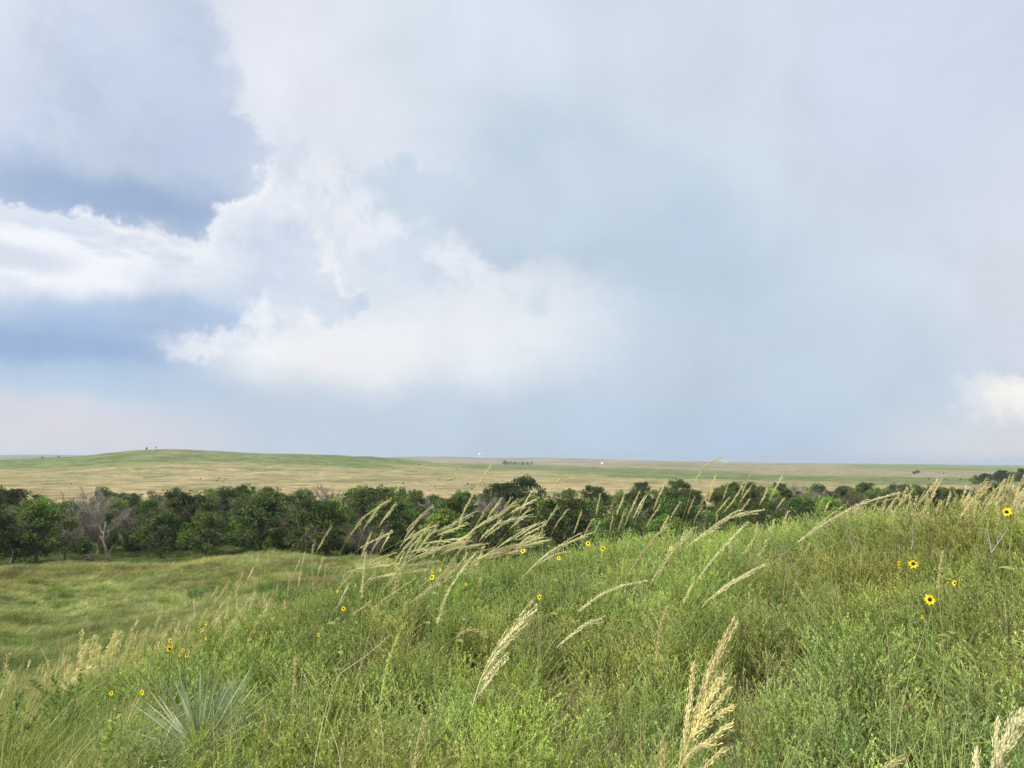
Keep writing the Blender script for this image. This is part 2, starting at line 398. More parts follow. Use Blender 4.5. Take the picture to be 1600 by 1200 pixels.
# ------------------------------------------------------------------ materials
def leaf_mat(name, trans=0.35, rough=0.6, mode='inst', spec=0.12, var=0.25):
    """colour of each leaf x colour of each plant; some light comes through"""
    m = bpy.data.materials.new(name); m.use_nodes = True; t = m.node_tree; t.nodes.clear(); g = G(t)
    col = g.n('ShaderNodeAttribute', {'attribute_name': 'Col'}).outputs['Color']
    if mode == 'inst':
        tint = g.n('ShaderNodeAttribute', {'attribute_name': 'tint', 'attribute_type': 'INSTANCER'}).outputs['Color']
        col = g.mix(1.0, col, tint, 'MULTIPLY')
    elif mode == 'object':
        rnd = g.n('ShaderNodeObjectInfo').outputs['Random']
        hs = g.n('ShaderNodeHueSaturation', Hue=g.m('ADD', 0.5 - 0.012, g.m('MULTIPLY', rnd, 0.024)), Value=g.m('ADD', 1 - var, g.m('MULTIPLY', g.m('FRACT', g.m('MULTIPLY', rnd, 7.31)), 2 * var)), Color=col)
        col = hs.outputs[0]
    pos = g.n('ShaderNodeNewGeometry').outputs['Position']
    nz = g.noise(pos, 1.7, 3)
    f = g.smooth(nz.outputs['Fac'], 0.3, 0.7, 0.82, 1.18)
    col = g.mix(1.0, col, g.n('ShaderNodeCombineColor', Red=f, Green=f, Blue=f).outputs[0], 'MULTIPLY')
    p = g.n('ShaderNodeBsdfPrincipled', Base_Color=col, Roughness=rough)
    p.inputs['Specular IOR Level'].default_value = spec
    out = p.outputs[0]
    if trans:
        tr = g.n('ShaderNodeBsdfTranslucent', Color=g.mix(1.0, col, (1.1, 1.25, 0.6, 1), 'MULTIPLY'))
        out = g.n('ShaderNodeMixShader', _0=trans, _1=out, _2=tr.outputs[0]).outputs[0]
    o = g.n('ShaderNodeOutputMaterial'); t.links.new(out, o.inputs['Surface'])
    return m
M_inst = leaf_mat('plant_leaf')
M_stalk = leaf_mat('dry_grass_straw', 0.25, 0.6, 'plain')
M_tree = leaf_mat('tree_leaf', 0.3, 0.55, 'object', 0.2, 0.3)
M_bark = leaf_mat('bark', 0, 0.9, 'object', 0.1, 0.15)
M_petal = leaf_mat('petal', 0.3, 0.5, 'plain')

def ground_mat(name, scales, bump=0.3, bscale=2.0, contrast=0.45, tone=(0.16, 0.19, 0.07), streak=True):
    m = bpy.data.materials.new(name); m.use_nodes = True; t = m.node_tree; t.nodes.clear(); g = G(t)
    col = g.n('ShaderNodeAttribute', {'attribute_name': 'Col'}).outputs['Color']
    pos = g.n('ShaderNodeNewGeometry').outputs['Position']
    for i, s in enumerate(scales):
        nz = g.noise(pos, s, 6, 0.65, 0.3)
        f = g.smooth(nz.outputs['Fac'], 0.32, 0.68, 1 - contrast, 1 + contrast)
        col = g.mix(1.0, col, g.n('ShaderNodeCombineColor', Red=f, Green=g.m('POWER', f, 0.85), Blue=g.m('POWER', f, 1.1)).outputs[0], 'MULTIPLY')
    k = g.smooth(g.noise(pos, scales[0] * 0.5, 8, 0.7).outputs['Fac'], 0.52, 0.7, 0, 0.6)
    col = g.mix(k, col, tone)
    bp = g.n('ShaderNodeBump', Height=g.noise(pos, bscale, 6, 0.7).outputs['Fac'], Strength=bump, Distance=1.0 / bscale)
    p = g.n('ShaderNodeBsdfPrincipled', Base_Color=col, Roughness=0.95, Normal=bp.outputs[0])
    p.inputs['Specular IOR Level'].default_value = 0.1
    o = g.n('ShaderNodeOutputMaterial'); t.links.new(p.outputs[0], o.inputs['Surface'])
    return m

# ------------------------------------------------------------------ ground sheets
px_of_az = lambda a: 800 + FPX * np.tan(np.radians(np.clip(a, -60, 60)))
XP = px_of_az(np.degrees(AA))
gold, dgold = np.array([.335, .275, .142]), np.array([.255, .228, .115])
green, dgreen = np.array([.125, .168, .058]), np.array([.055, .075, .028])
tan_, field_ = np.array([.25, .225, .135]), np.array([.15, .215, .055])
soil, olive = np.array([.16, .14, .075]), np.array([.13, .15, .06])
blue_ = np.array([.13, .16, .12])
def sm(x, a, b):
    t = np.clip((x - a) / (b - a), 0, 1); return (t * t * (3 - 2 * t))[..., None]
RN = RG * (1 + 0.35 * fbm(XG, YG, 150, 4, 21))
RN2 = RG * (1 + 0.16 * fbm(XG, YG, 220, 4, 31))
rgold = np.interp(XP, [-400, 0, 120, 240, 400, 600, 700, 800, 1000, 1200, 1600], [650, 640, 560, 560, 640, 760, 950, 860, 620, 520, 470])
rgreen = np.interp(XP, [-400, 600, 700, 800, 1000, 1200, 1600], [5000, 5000, 2300, 1500, 1150, 900, 820])
cover = np.broadcast_to(soil, RG.shape + (3,)).copy()
def put(c, m):
    global cover
    cover = cover * (1 - m) + c * m
put(olive, sm(RG, 9, 14))
put(np.array([.15, .12, .07]), sm(fbm(XG, YG, 9, 4, 40), 0.15, 0.35) * sm(RG, 12, 18))
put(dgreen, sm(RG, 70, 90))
put(gold, sm(RN, 205, 240))
mixg = sm(fbm(XG, YG * 1.0, 45, 4, 44), -0.15, 0.3) * 0.8
put(dgold, mixg * sm(RG, 230, 300))
put(dgold * np.array([.85, 1, .85]), sm(RN, 330, 700) * 0.6)
put(green, sm(RN / rgold, 0.93, 1.12) * (0.92))
put(tan_ * .9, sm(RN / rgold, 1.0, 1.2) * sm(fbm(XG, YG, 90, 4, 70), 0.1, 0.4) * 0.5)
put(tan_, sm(RN2 / rgreen, 0.97, 1.08))
put(green * 1.1, sm(RG, 1400, 3500) * sm(fbm(XG, YG, 500, 3, 52), 0.0, 0.3) * 0.6)
put(blue_, sm(RG, 4200, 6500))  # bluish haze of distance put into the far land's colour
fm = sm(XP, 1300, 1360) * (1 - sm(XP, 1560, 1640)) * sm(RG, 1750, 1850) * (1 - sm(RG, 3600, 3900))
put(field_, fm * 0.95)
put(field_ * .9, sm(XP, 1120, 1200) * (1 - sm(XP, 1340, 1380)) * sm(RG, 3000, 3100) * (1 - sm(RG, 3500, 3700)) * .5)
MG = {'hill': ground_mat('sandy_soil', [6, 25], 0.4, 20, .3, (.07, .06, .035)),
      'meadow': ground_mat('meadow_turf', [0.35, 3.0], 0.4, 5, .3, (.10, .085, .045)),
      'valley': ground_mat('valley_turf', [0.12, 1.0], 0.4, 2, .3, (.08, .10, .04)),
      'prairie': ground_mat('dry_prairie_grass', [0.03, 0.12, 0.6], 0.7, 0.5, .30, (.19, .20, .095)),
      'hills': ground_mat('far_rangeland', [0.004, 0.03], 0.5, 0.05, .28, (.15, .165, .085))}
spans = [('hill', 'ground', 0, 13.5), ('meadow', 'meadow', 13.5, 88), ('valley', 'valley', 88, 225), ('prairie', 'prairie', 225, 1450), ('hills', 'hills', 1450, 99999)]
SHEETLAB = {'hill': 'sandy soil of the near hill under the sagebrush and grass', 'meadow': 'grassy knoll sloping down on the left before the trees',
            'valley': 'shaded green valley floor beneath the creek trees', 'prairie': 'golden dry prairie rising to a green hill beyond the trees',
            'hills': 'pale rolling hills and a green field along the horizon'}
nA = len(AZC)
cut = [int(np.searchsorted(RR, s[3])) for s in spans]
start = 0
for (key, name, a, b), e in zip(spans, cut):
    e = min(e, len(RR) - 1)
    rows = np.arange(start, e + 1); nr = len(rows)
    V = np.stack([XG[rows], YG[rows], ZG[rows]], -1).reshape(-1, 3)
    i = np.arange(nr - 1)[:, None] * nA; j = np.arange(nA)[None]
    q = np.stack([i + j, i + (j + 1) % nA, i + nA + (j + 1) % nA, i + nA + j], -1)[..., ::-1].reshape(-1, 4)
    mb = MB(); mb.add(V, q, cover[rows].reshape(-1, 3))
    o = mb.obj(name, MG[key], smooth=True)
    tag(o, SHEETLAB[key], 'terrain', kind='structure')
    start = e

# ------------------------------------------------------------------ scattered ground cover
def scatter(name, pts, rot, scl, idx, tint, meshes, label, cat):
    me = bpy.data.meshes.new(name); n = len(pts)
    me.vertices.add(n); me.vertices.foreach_set('co', np.asarray(pts, np.float32).ravel())
    for an, ty, arr, key in (('rot', 'FLOAT_VECTOR', rot, 'vector'), ('scl', 'FLOAT_VECTOR', scl, 'vector'), ('idx', 'INT', idx, 'value'), ('tint', 'FLOAT_COLOR', np.concatenate([tint, np.ones((n, 1))], 1), 'color')):
        a = me.attributes.new(an, ty, 'POINT')
        a.data.foreach_set(key, np.asarray(arr, np.int32 if ty == 'INT' else np.float32).ravel())
    o = bpy.data.objects.new(name, me); COL.objects.link(o)
    col = bpy.data.collections.new(name + '_kinds')
    for k, m in enumerate(meshes): col.objects.link(bpy.data.objects.new('%s_kind_%02d' % (name, k), m))
    ng = bpy.data.node_groups.new(name + '_scatter', 'GeometryNodeTree')
    ng.interface.new_socket('Geometry', in_out='INPUT', socket_type='NodeSocketGeometry')
    ng.interface.new_socket('Geometry', in_out='OUTPUT', socket_type='NodeSocketGeometry')
    N = ng.nodes.new; L = ng.links.new
    gi, go = N('NodeGroupInput'), N('NodeGroupOutput')
    ci = N('GeometryNodeCollectionInfo'); ci.inputs['Collection'].default_value = col
    ci.inputs['Separate Children'].default_value = True; ci.inputs['Reset Children'].default_value = True
    ip = N('GeometryNodeInstanceOnPoints'); ip.inputs['Pick Instance'].default_value = True
    def attr(nm, ty):
        a = N('GeometryNodeInputNamedAttribute'); a.data_type = ty; a.inputs['Name'].default_value = nm
        return next(s for s in a.outputs if s.enabled and s.name == 'Attribute')
    er = N('FunctionNodeEulerToRotation'); L(attr('rot', 'FLOAT_VECTOR'), er.inputs[0])
    L(gi.outputs[0], ip.inputs['Points']); L(ci.outputs[0], ip.inputs['Instance'])
    L(attr('idx', 'INT'), ip.inputs['Instance Index']); L(er.outputs[0], ip.inputs['Rotation']); L(attr('scl', 'FLOAT_VECTOR'), ip.inputs['Scale'])
    L(ip.outputs[0], go.inputs[0])
    md = o.modifiers.new('scatter', 'NODES'); md.node_group = ng
    tag(o, label, cat, kind='stuff')
    return o

WIND = np.array([1.0, 0.25, 0.0])
def sprig(mb, base, up, H, gcol, rg, dense=1.0):
    """feathery stem: brown-green axis, upswept branchlets, needle leaves"""
    bend = rg.normal(0, 0.12, 3) + WIND * 0.06; bend[2] = -0.05
    k = 7; t = np.linspace(0, 1, k)[:, None]
    ax = base + H * (t * up + t * t * bend)
    T = unit(np.gradient(ax, axis=0))
    tube(mb, ax, np.linspace(0.0022, 0.0008, k), np.array([.16, .12, .06]) * rg.uniform(.7, 1.2), 3)
    nb = int(rg.integers(9, 14) * dense)
    P, D, Ls, Ws, Cs = [], [], [], [], []
    for b in range(nb):
        tb = 0.28 + 0.7 * (b + rg.random()) / nb
        j = tb * (k - 1); j0 = int(min(j, k - 2)); p = ax[j0] + (ax[j0 + 1] - ax[j0]) * (j - j0); tt = T[j0]
        ph = rg.uniform(0, 2 * math.pi); side = unit(np.cross(tt, [math.cos(ph), math.sin(ph), 0.2]))
        d = unit(tt * rg.uniform(0.9, 1.5) + side)
        bl = H * rg.uniform(0.16, 0.36) * (1.15 - tb * 0.75)
        m = max(4, int(bl / 0.0085))
        s = np.linspace(0.08, 1, m)[:, None]
        bp = p + bl * (s * d + s * s * tt * 0.25)
        ribbons(mb, p[None], d[None], tt[None] * 0.25, bl, 0.0022, np.array([.17, .17, .07])[None], 2, rg=rg)
        nn = 3
        P.append(np.repeat(bp, nn, 0)); D.append(np.repeat(unit(d + tt * .3)[None], m * nn, 0) * 1.0 + rg.normal(0, 0.34, (m * nn, 3)) + [0, 0, .35])
        tip = np.repeat(s, nn, 0)
        tl = gcol * (0.84 + 0.38 * tip) * (1 + np.array([[.38, .22, .05]]) * tip * tb)
        Cs.append(tl * (1 + rg.normal(0, .14, (m * nn, 1))))
        Ls.append(rg.uniform(0.011, 0.021, m * nn)); Ws.append(rg.uniform(0.0030, 0.0046, m * nn))
    m = 26; s = rg.uniform(0.35, 1, m); P.append(ax[np.minimum((s * (k - 1)).astype(int), k - 1)] + rg.normal(0, .003, (m, 3)))
    D.append(T[np.minimum((s * (k - 1)).astype(int), k - 1)] + rg.normal(0, .6, (m, 3))); Cs.append(gcol * rg.uniform(.85, 1.3, (m, 1)))
    Ls.append(rg.uniform(.01, .018, m)); Ws.append(np.full(m, .003))
    leaves(mb, np.concatenate(P), np.concatenate(D), np.concatenate(Ls), np.concatenate(Ws), np.concatenate(Cs), rg)
sage_meshes = []
for k in range(7):
    rg = np.random.default_rng(100 + k); mb = MB()
    gc = np.array([[.225, .335, .105], [.195, .315, .118], [.25, .345, .115], [.190, .290, .118], [.22, .355, .10], [.24, .305, .125], [.20, .325, .125]][k])
    ns = 27
    for i in range(ns):
        ph = rg.uniform(0, 2 * math.pi); rad = math.sqrt(rg.random()) * 0.19
        b = np.array([math.cos(ph) * rad, math.sin(ph) * rad, -0.03])
        up = unit(np.array([math.cos(ph) * rad * 1.5 + rg.normal(.05, .1), math.sin(ph) * rad * 1.5 + rg.normal(0, .1), 1.0]))
        sprig(mb, b, up, rg.uniform(0.31, 0.52), gc * rg.uniform(.8, 1.15), rg)
    n = 22                                                      # dead twigs low inside the bush
    P = rg.normal(0, .08, (n, 3)) * [1, 1, 0]; D = unit(rg.normal(0, .5, (n, 3)) + [0, 0, 1])
    ribbons(mb, P, D, rg.normal(0, .15, (n, 3)), rg.uniform(.12, .34, n), 0.003, jcol([.17, .12, .09], n, .2, rg), 3, rg=rg)
    sage_meshes.append(mb.mesh('sagebrush_kind', M_inst))
def tuft(rg, n, L, W, cols, spread, lean, segs=3, rad=0.05):
    mb = MB()
    ph = rg.uniform(0, 2 * math.pi, n); rr = rad * np.sqrt(rg.random(n))
    P = np.stack([np.cos(ph) * rr, np.sin(ph) * rr, np.full(n, -0.02)], -1)
    D = unit(np.stack([np.cos(ph) * spread * rg.random(n), np.sin(ph) * spread * rg.random(n), np.ones(n)], -1) + WIND * lean * .5)
    B = D * [1, 1, 0] * rg.uniform(.1, .8, (n, 1)) + WIND * lean * rg.uniform(.4, 1, (n, 1)) + [0, 0, -.18]
    C = np.asarray(cols)[rg.integers(0, len(cols), n)] * rg.uniform(.75, 1.25, (n, 1))
    ribbons(mb, P, D, B, rg.uniform(.45, 1, n) * L, W * rg.uniform(.6, 1.2, n), C, segs, rg=rg)
    return mb.mesh('grass_kind', M_inst)
gr1, gr2, gr3 = [.200, .260, .085], [.285, .325, .130], [.235, .29, .155]
straw, brown = [.40, .35, .19], [.24, .16, .09]
blade_meshes = [tuft(np.random.default_rng(200 + k), 26, L, .0050, c, .5, .35, 5, .06) for k, (L, c) in enumerate([
    (.74, [gr1, gr2, gr3]), (.62, [gr2, gr3, gr3]), (.80, [gr2, gr2, straw]), (.45, [straw, brown, gr2]), (.58, [gr2, gr3, straw])])]
turf_meshes = [tuft(np.random.default_rng(230 + k), 60, L, .011, c, .75, .35, 2, .20) for k, (L, c) in enumerate([
    (.34, [gr1, gr2, gr2]), (.30, [gr2, [.2, .22, .09], gr1]), (.36, [gr2, [.34, .33, .17]]), (.26, [[.17, .15, .08], gr1, gr2])])]
fine_meshes = [tuft(np.random.default_rng(260 + k), 80, L, .0045, c, .8, .35, 3, .14) for k, (L, c) in enumerate([
    (.34, [gr1, gr2, gr3]), (.40, [gr2, gr3, gr1]), (.34, [gr2, straw, gr1])])]

def jgrid(a0, a1, r0, r1, dens_at):
    """random ground points between two azimuths and two distances, dens_at = plants per square metre"""
    area = 0.5 * R(a1 - a0) * (r1 ** 2 - r0 ** 2); n = int(area * dens_at)
    a = rng.uniform(a0, a1, n); r = np.sqrt(rng.uniform(r0 ** 2, r1 ** 2, n))
    return a, r
def tint(n, x, y, amp=.22, seed=80, brown_=0.5, sc_=1.6):
    f = fbm(x, y, sc_, 3, seed)[:, None]; h = fbm(x, y, sc_ * 1.7, 3, seed + 7)[:, None]
    base = 1 + amp * 1.6 * f + rng.normal(0, amp * .35, (n, 1))
    b = np.clip(h * 2.2, 0, 1) * brown_
    return base * ((1 - b) * np.ones(3) + b * np.array([1.35, .92, .95]))
# sagebrush on the near hill
a, r = jgrid(-47, 50, 1.7, 12.0, 12.5)
p = polar(a, r); xp, yp = project(p)
left = np.clip((420 - xp) / 260, 0, 1) * np.clip((r - 3.2) / 2.0, 0, 1)
gap = fbm(p[:, 0], p[:, 1], 1.1, 2, 66)
keep = (rng.random(len(a)) > left * 0.93) & (gap > -0.47)
a, r, p, xp = a[keep], r[keep], p[keep], xp[keep]; n = len(a)
s = rng.uniform(.72, 1.12, n) * (1 + .22 * fbm(p[:, 0], p[:, 1], 1.4, 2, 61)); s *= 1 - .04 * np.clip((xp - 1200) / 400, 0, 1)
s *= np.where(r < 2.6, .85, 1)
tn = tint(n, p[:, 0], p[:, 1], .24, 80, .18)
rb = np.clip((xp - 1150) / 250, 0, 1) * np.clip((r - 4) / 3, 0, 1)
tn = tn * ((1 - rb)[:, None] + rb[:, None] * np.array([.98, .91, .86]))
tn = tn * np.array([1.20, 1.11, 1.14])
scatter('sagebrush', p, np.stack([rng.normal(0, .12, n), rng.normal(.08, .12, n), rng.uniform(0, 6.28, n)], -1),
        np.stack([s * rng.uniform(.9, 1.2, n), s * rng.uniform(.9, 1.2, n), s], -1), rng.integers(0, 7, n), tn, sage_meshes,
        'dense feathery green sagebrush covering the near hill', 'sagebrush')
# long grass blades growing through it
a, r = jgrid(-47, 50, 1.6, 12.5, 13.0)
p = polar(a, r); xp, yp = project(p)
m_ = (fbm(p[:, 0], p[:, 1], 1.2, 3, 91) > -.12) | (xp < 500)
a, r, p = a[m_], r[m_], p[m_]; n = len(a)
s = rng.uniform(.7, 1.12, n)
scatter('tall_grass', p, np.stack([rng.normal(0, .1, n), rng.normal(.1, .1, n), rng.normal(0, .7, n)], -1), np.repeat(s[:, None], 3, 1),
        rng.integers(0, 5, n), 1.2 * tint(n, p[:, 0], p[:, 1], .2, 95), blade_meshes, 'long thin green and straw blades growing between the sagebrush', 'grass')
def weed(seed, col, stems, H_, nl, L, W, brown_=False):
    rg = np.random.default_rng(seed); mb = MB()
    for i in range(stems):
        e = np.array([rg.normal(.04, .08), rg.normal(0, .08), H_ * rg.uniform(.6, 1)]); c_ = curve([[rg.normal(0, .03), rg.normal(0, .03), 0], e * [.4, .4, .55], e], 9)
        tube(mb, c_, .0014, [.24, .20, .10] if brown_ else [.19, .21, .09], 3)
        t = rg.uniform(.2, 1, nl) * 8; i0 = np.minimum(t.astype(int), 7); P = c_[i0] + (c_[i0 + 1] - c_[i0]) * (t - i0)[:, None]
        leaves(mb, P, rg.normal(0, 1, (nl, 3)) * [1, 1, .4] + [0, 0, .5], rg.uniform(.5, 1.2, nl) * L, W, jcol(col, nl, .2, rg), rg)
    return mb.mesh('weed_kind', M_inst)
weed_meshes = [weed(280, [.16, .27, .07], 5, .48, 30, .045, .015), weed(281, [.20, .29, .10], 6, .52, 45, .03, .006), weed(282, [.36, .28, .15], 7, .55, 26, .014, .006, True),
               weed(283, [.27, .31, .20], 5, .46, 34, .032, .009), weed(284, [.24, .16, .09], 6, .45, 30, .012, .008, True)]
a, r = jgrid(-47, 50, 1.9, 11.5, 2.6)
p = polar(a, r); m_ = fbm(p[:, 0], p[:, 1], .9, 3, 131) > -.05
p = p[m_]; n = len(p); s = rng.uniform(.7, 1.1, n)
scatter('mixed_weeds', p, np.stack([rng.normal(0, .15, n), rng.normal(.1, .12, n), rng.uniform(0, 6.28, n)], -1), np.repeat(s[:, None], 3, 1),
        rng.choice(5, n, p=[.16, .22, .26, .2, .16]), tint(n, p[:, 0], p[:, 1], .2, 133, .2), weed_meshes, 'scattered green and brown weeds among the sagebrush', 'weeds')
# fine green grass on the left flank of the near hill
a, r = jgrid(-50, -8, 3.4, 14, 34)
p = polar(a, r); xp, yp = project(p)
lf = np.clip((600 - xp) / 320, 0, 1)
m_ = rng.random(len(a)) < lf
p = p[m_]; n = len(p); s = rng.uniform(.7, 1.15, n)
scatter('fine_grass', p, np.stack([rng.normal(0, .1, n), rng.normal(.1, .1, n), rng.normal(0, .7, n)], -1), np.repeat(s[:, None], 3, 1),
        rng.integers(0, 3, n), tint(n, p[:, 0], p[:, 1], .22, 97, .25) * np.array([1.15, 1.15, 1.05]), fine_meshes, 'fine green grass on the left flank of the near hill', 'grass')
# turf of the knoll
a1_, r1_ = jgrid(-50, 2, 13, 34, 15); a2_, r2_ = jgrid(-50, 2, 34, 82, 9); a3_, r3_ = jgrid(-50, 10, 82, 150, 2.0)
a, r = np.concatenate([a1_, a2_, a3_]), np.concatenate([r1_, r2_, r3_])
p = polar(a, r); n = len(p)
s = rng.uniform(.7, 1.3, n) * np.clip(r / 40, .9, 1.5)
bp = fbm(p[:, 0], p[:, 1], 10, 3, 40)
tn = tint(n, p[:, 0], p[:, 1], .34, 99, .45, 4.0)
tn = tn * np.clip(1 + .55 * fbm(p[:, 0], p[:, 1], 1.6, 2, 120), .5, 1.6)[:, None] * np.where(bp > .22, .72, 1)[:, None] * np.array([1.02, .98, 1.0])
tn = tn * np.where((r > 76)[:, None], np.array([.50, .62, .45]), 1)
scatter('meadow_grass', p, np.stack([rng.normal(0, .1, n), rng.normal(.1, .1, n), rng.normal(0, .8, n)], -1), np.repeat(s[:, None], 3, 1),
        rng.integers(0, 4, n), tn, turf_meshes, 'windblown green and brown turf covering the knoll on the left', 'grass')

# low bushes and tussocks dotting the knoll
a, r = jgrid(-48, -3, 16, 66, .16)
p = polar(a, r); n = len(p); s = rng.uniform(.7, 1.5, n)
scatter('meadow_scrub', p, np.stack([rng.normal(0, .1, n), rng.normal(.1, .1, n), rng.uniform(0, 6.28, n)], -1), np.stack([s * 1.3, s * 1.3, s * .75], -1), rng.integers(0, 7, n),
        np.where(rng.random((n, 1)) < .5, np.array([[.62, .80, .85]]), np.array([[.85, .95, .75]])) * rng.uniform(.7, 1.1, (n, 1)), sage_meshes, 'low grey-green scrub dotting the grassy knoll', 'scrub')
# the smallest seed heads, too many to count, along the slope and ridge
def mini(seed, c):
    rg = np.random.default_rng(seed); mb = MB(); h = rg.uniform(.50, .66); ax = curve([[0, 0, 0], [.02, 0, h * .5], [.10 + rg.uniform(0, .08), .02, h]], 14)
    tube(mb, ax, .0011, [.42, .38, .18], 3)
    m = 90; t = rg.uniform(.62, 1, m) ** .9 * 12.99; i0 = np.minimum(t.astype(int), 12); P = ax[i0] + (ax[i0 + 1] - ax[i0]) * (t - i0)[:, None] + rg.normal(0, .008, (m, 3))
    leaves(mb, P, unit(ax[-1] - ax[8]) + rg.normal(0, .3, (m, 3)), .024, .006, jcol(c, m, .12, rg), rg); return mb.mesh('seed_grass_kind', M_inst)
minis = [mini(600 + k, [[.62, .54, .30], [.58, .52, .28], [.66, .60, .36]][k % 3]) for k in range(5)]
a1_, r1_ = jgrid(-43, -17, 6.2, 9.6, 22); a2_, r2_ = jgrid(29, 40, 7.0, 9.8, 14); a3_, r3_ = jgrid(-17, -2, 6.4, 9.4, 7); a4_, r4_ = jgrid(-2, 29, 7.5, 10.5, 3.5)
a, r = np.concatenate([a1_, a2_, a3_, a4_]), np.concatenate([r1_, r2_, r3_, r4_]); p = polar(a, r)
m_ = fbm(p[:, 0], p[:, 1], .8, 2, 141) > -.12; p = p[m_]; n = len(p); s = rng.uniform(.75, 1.1, n)
scatter('seed_grass', p, np.stack([rng.normal(0, .12, n), rng.normal(.06, .14, n), rng.normal(0, .6, n)], -1), np.repeat(s[:, None], 3, 1), rng.integers(0, 5, n),
        rng.uniform(.85, 1.15, (n, 1)) * np.ones(3), minis, 'countless small straw seed heads along the slope edge and ridge', 'seed grass')

# ------------------------------------------------------------------ trees
def ordinal(k):
    return '%d%s' % (k, 'th' if 10 <= k % 100 <= 20 else {1: 'st', 2: 'nd', 3: 'rd'}.get(k % 10, 'th'))
def clump(mb, c, rad, n, col, rg, L=.26, W=.17):
    d = unit(rg.normal(size=(n, 3))); rr = rad * rg.random((n, 1)) ** 0.45
    P = c + d * rr * [1, 1, .72]
    D = d * .7 + rg.normal(0, .6, (n, 3)) + [0, 0, .15]
    leaves(mb, P, D, rg.uniform(.7, 1.3, n) * L, rg.uniform(.7, 1.2, n) * W, jcol(col, n, .2, rg), rg)
BK = np.array([.13, .11, .09])
def tree_kind(seed, H, Wd, col, nclump, dens, kind='leafy', low=0.22):
    rg = np.random.default_rng(seed)
    tb, cb = MB(), MB()
    lean = rg.normal(0, .25, 2)
    trunk = curve([[0, 0, -.4], [lean[0] * .3, lean[1] * .3, H * .12], [lean[0], lean[1], H * .3], [lean[0] * 1.4, lean[1] * 1.4, H * .52]], 8)
    bk = BK * (1.25 if kind == 'bare' else 1)
    tube(tb, trunk, np.linspace(.2, .1, 8) * H / 7, bk, 6)
    def limb(a, b, r0, r1, sag=.25, k=5, mbb=tb):
        mid = (a + b) / 2 + rg.normal(0, .12 * np.linalg.norm(b - a), 3) + [0, 0, sag]
        c_ = curve([a, mid, b], k); tube(mbb, c_, np.linspace(r0, r1, k), bk * rg.uniform(.8, 1.2), 4); return c_
    if kind == 'leafy':
        for i in range(nclump):
            ph = rg.uniform(0, 2 * math.pi); u = rg.random() ** .45
            zz = low + (1 - low) * rg.random() ** .8
            prof = math.sin(math.pi * min(1, max(.08, (zz - low * .6) / (1.08 - low * .6))) ** .8) ** .6
            rr = Wd / 2 * prof * u * rg.uniform(.8, 1.18)
            c = np.array([math.cos(ph) * rr + lean[0], math.sin(ph) * rr + lean[1], H * zz * rg.uniform(.86, 1.0)])
            if i % 2 == 0: limb(trunk[int(rg.integers(3, 8))], c, .07, .02)
            clump(cb, c, rg.uniform(.42, .85) * Wd / 6.5, int(dens * rg.uniform(.6, 1.2)), np.asarray(col) * rg.uniform(.72, 1.35) * (1 + .1 * rg.normal(size=3)), rg)
    else:
        for i in range(nclump):
            ph = rg.uniform(0, 2 * math.pi); zz = rg.uniform(.35, 1)
            rr = Wd / 2 * math.sqrt(max(.05, 1 - (zz - .55) ** 2 / .3)) * rg.uniform(.5, 1)
            c = np.array([math.cos(ph) * rr, math.sin(ph) * rr, H * zz])
            L1 = limb(trunk[int(rg.integers(2, 8))], c, .05, .014, .1)
            for s in range(8):
                a_ = L1[int(rg.integers(1, 5))]; e_ = a_ + unit(L1[-1] - L1[0] + rg.normal(0, .9, 3) + [0, 0, .6]) * rg.uniform(.6, 1.5)
                L2 = limb(a_, e_, .02, .007, .05, 4)
                m = dens; t_ = rg.random((m, 1)); P = L2[0] + (L2[-1] - L2[0]) * t_
                D = unit((L2[-1] - L2[0])[None] * .8 + rg.normal(0, .8, (m, 3)) + [0, 0, .4])
                ribbons(cb, P, D, rg.normal(0, .15, (m, 3)) + [0, 0, .1], rg.uniform(.35, .95, m), .019, jcol(col, m, .15, rg), 2, rg=rg)
    return tb.mesh('trunk', M_bark), cb.mesh('crown' if kind == 'leafy' else 'twigs', M_tree if kind == 'leafy' else M_bark)
DG, MGN, BG, OL = [.062, .092, .028], [.108, .158, .042], [.175, .255, .050], [.140, .150, .080]
KINDS = {
 'dark': [tree_kind(300 + k, 7.2, 6.6, DG, 66, 120, low=.12) for k in range(4)],
 'mid': [tree_kind(320 + k, 6.6, 6.6, MGN, 60, 115, low=.10) for k in range(4)],
 'bright': [tree_kind(340 + k, 5.8, 5.6, BG, 50, 110, low=.08) for k in range(3)],
 'thin': [tree_kind(360 + k, 6.2, 5.8, OL, 40, 48, low=.20) for k in range(2)],
 'bare': [tree_kind(380 + k, 6.6, 5.8, [.25, .23, .205], 22, 22, 'bare') for k in range(3)],
 'brown': [tree_kind(400 + k, 5.6, 5.6, [.105, .09, .068], 20, 24, 'bare') for k in range(2)],
}
DESC = {'dark': 'dark green dense leafy tree', 'mid': 'mid green bushy tree', 'bright': 'bright green rounded tree', 'thin': 'thin olive tree',
        'bare': 'bare grey twiggy tree', 'brown': 'bare dark brown tree'}
trees = []
def tree(kind, pos, sc_, rot, row, wide=1.0, label=None, cat='tree', name=None, group='trees of the creek belt'):
    tm, cm = random.choice(KINDS[kind])
    root = empty(name or ('bare_tree' if kind in ('bare', 'brown') else 'leafy_tree'), pos)
    root.rotation_euler.z = rot; root.scale = (sc_ * wide, sc_ * wide, sc_)
    for nm, m in (('trunk', tm), ('twigs' if kind in ('bare', 'brown') else 'crown', cm)):
        c = bpy.data.objects.new(nm, m); COL.objects.link(c); c.parent = root
    tag(root, label, cat, group)
    trees.append(dict(o=root, kind=kind, px=float(project(pos)[0]), row=row, label=label))
    return root
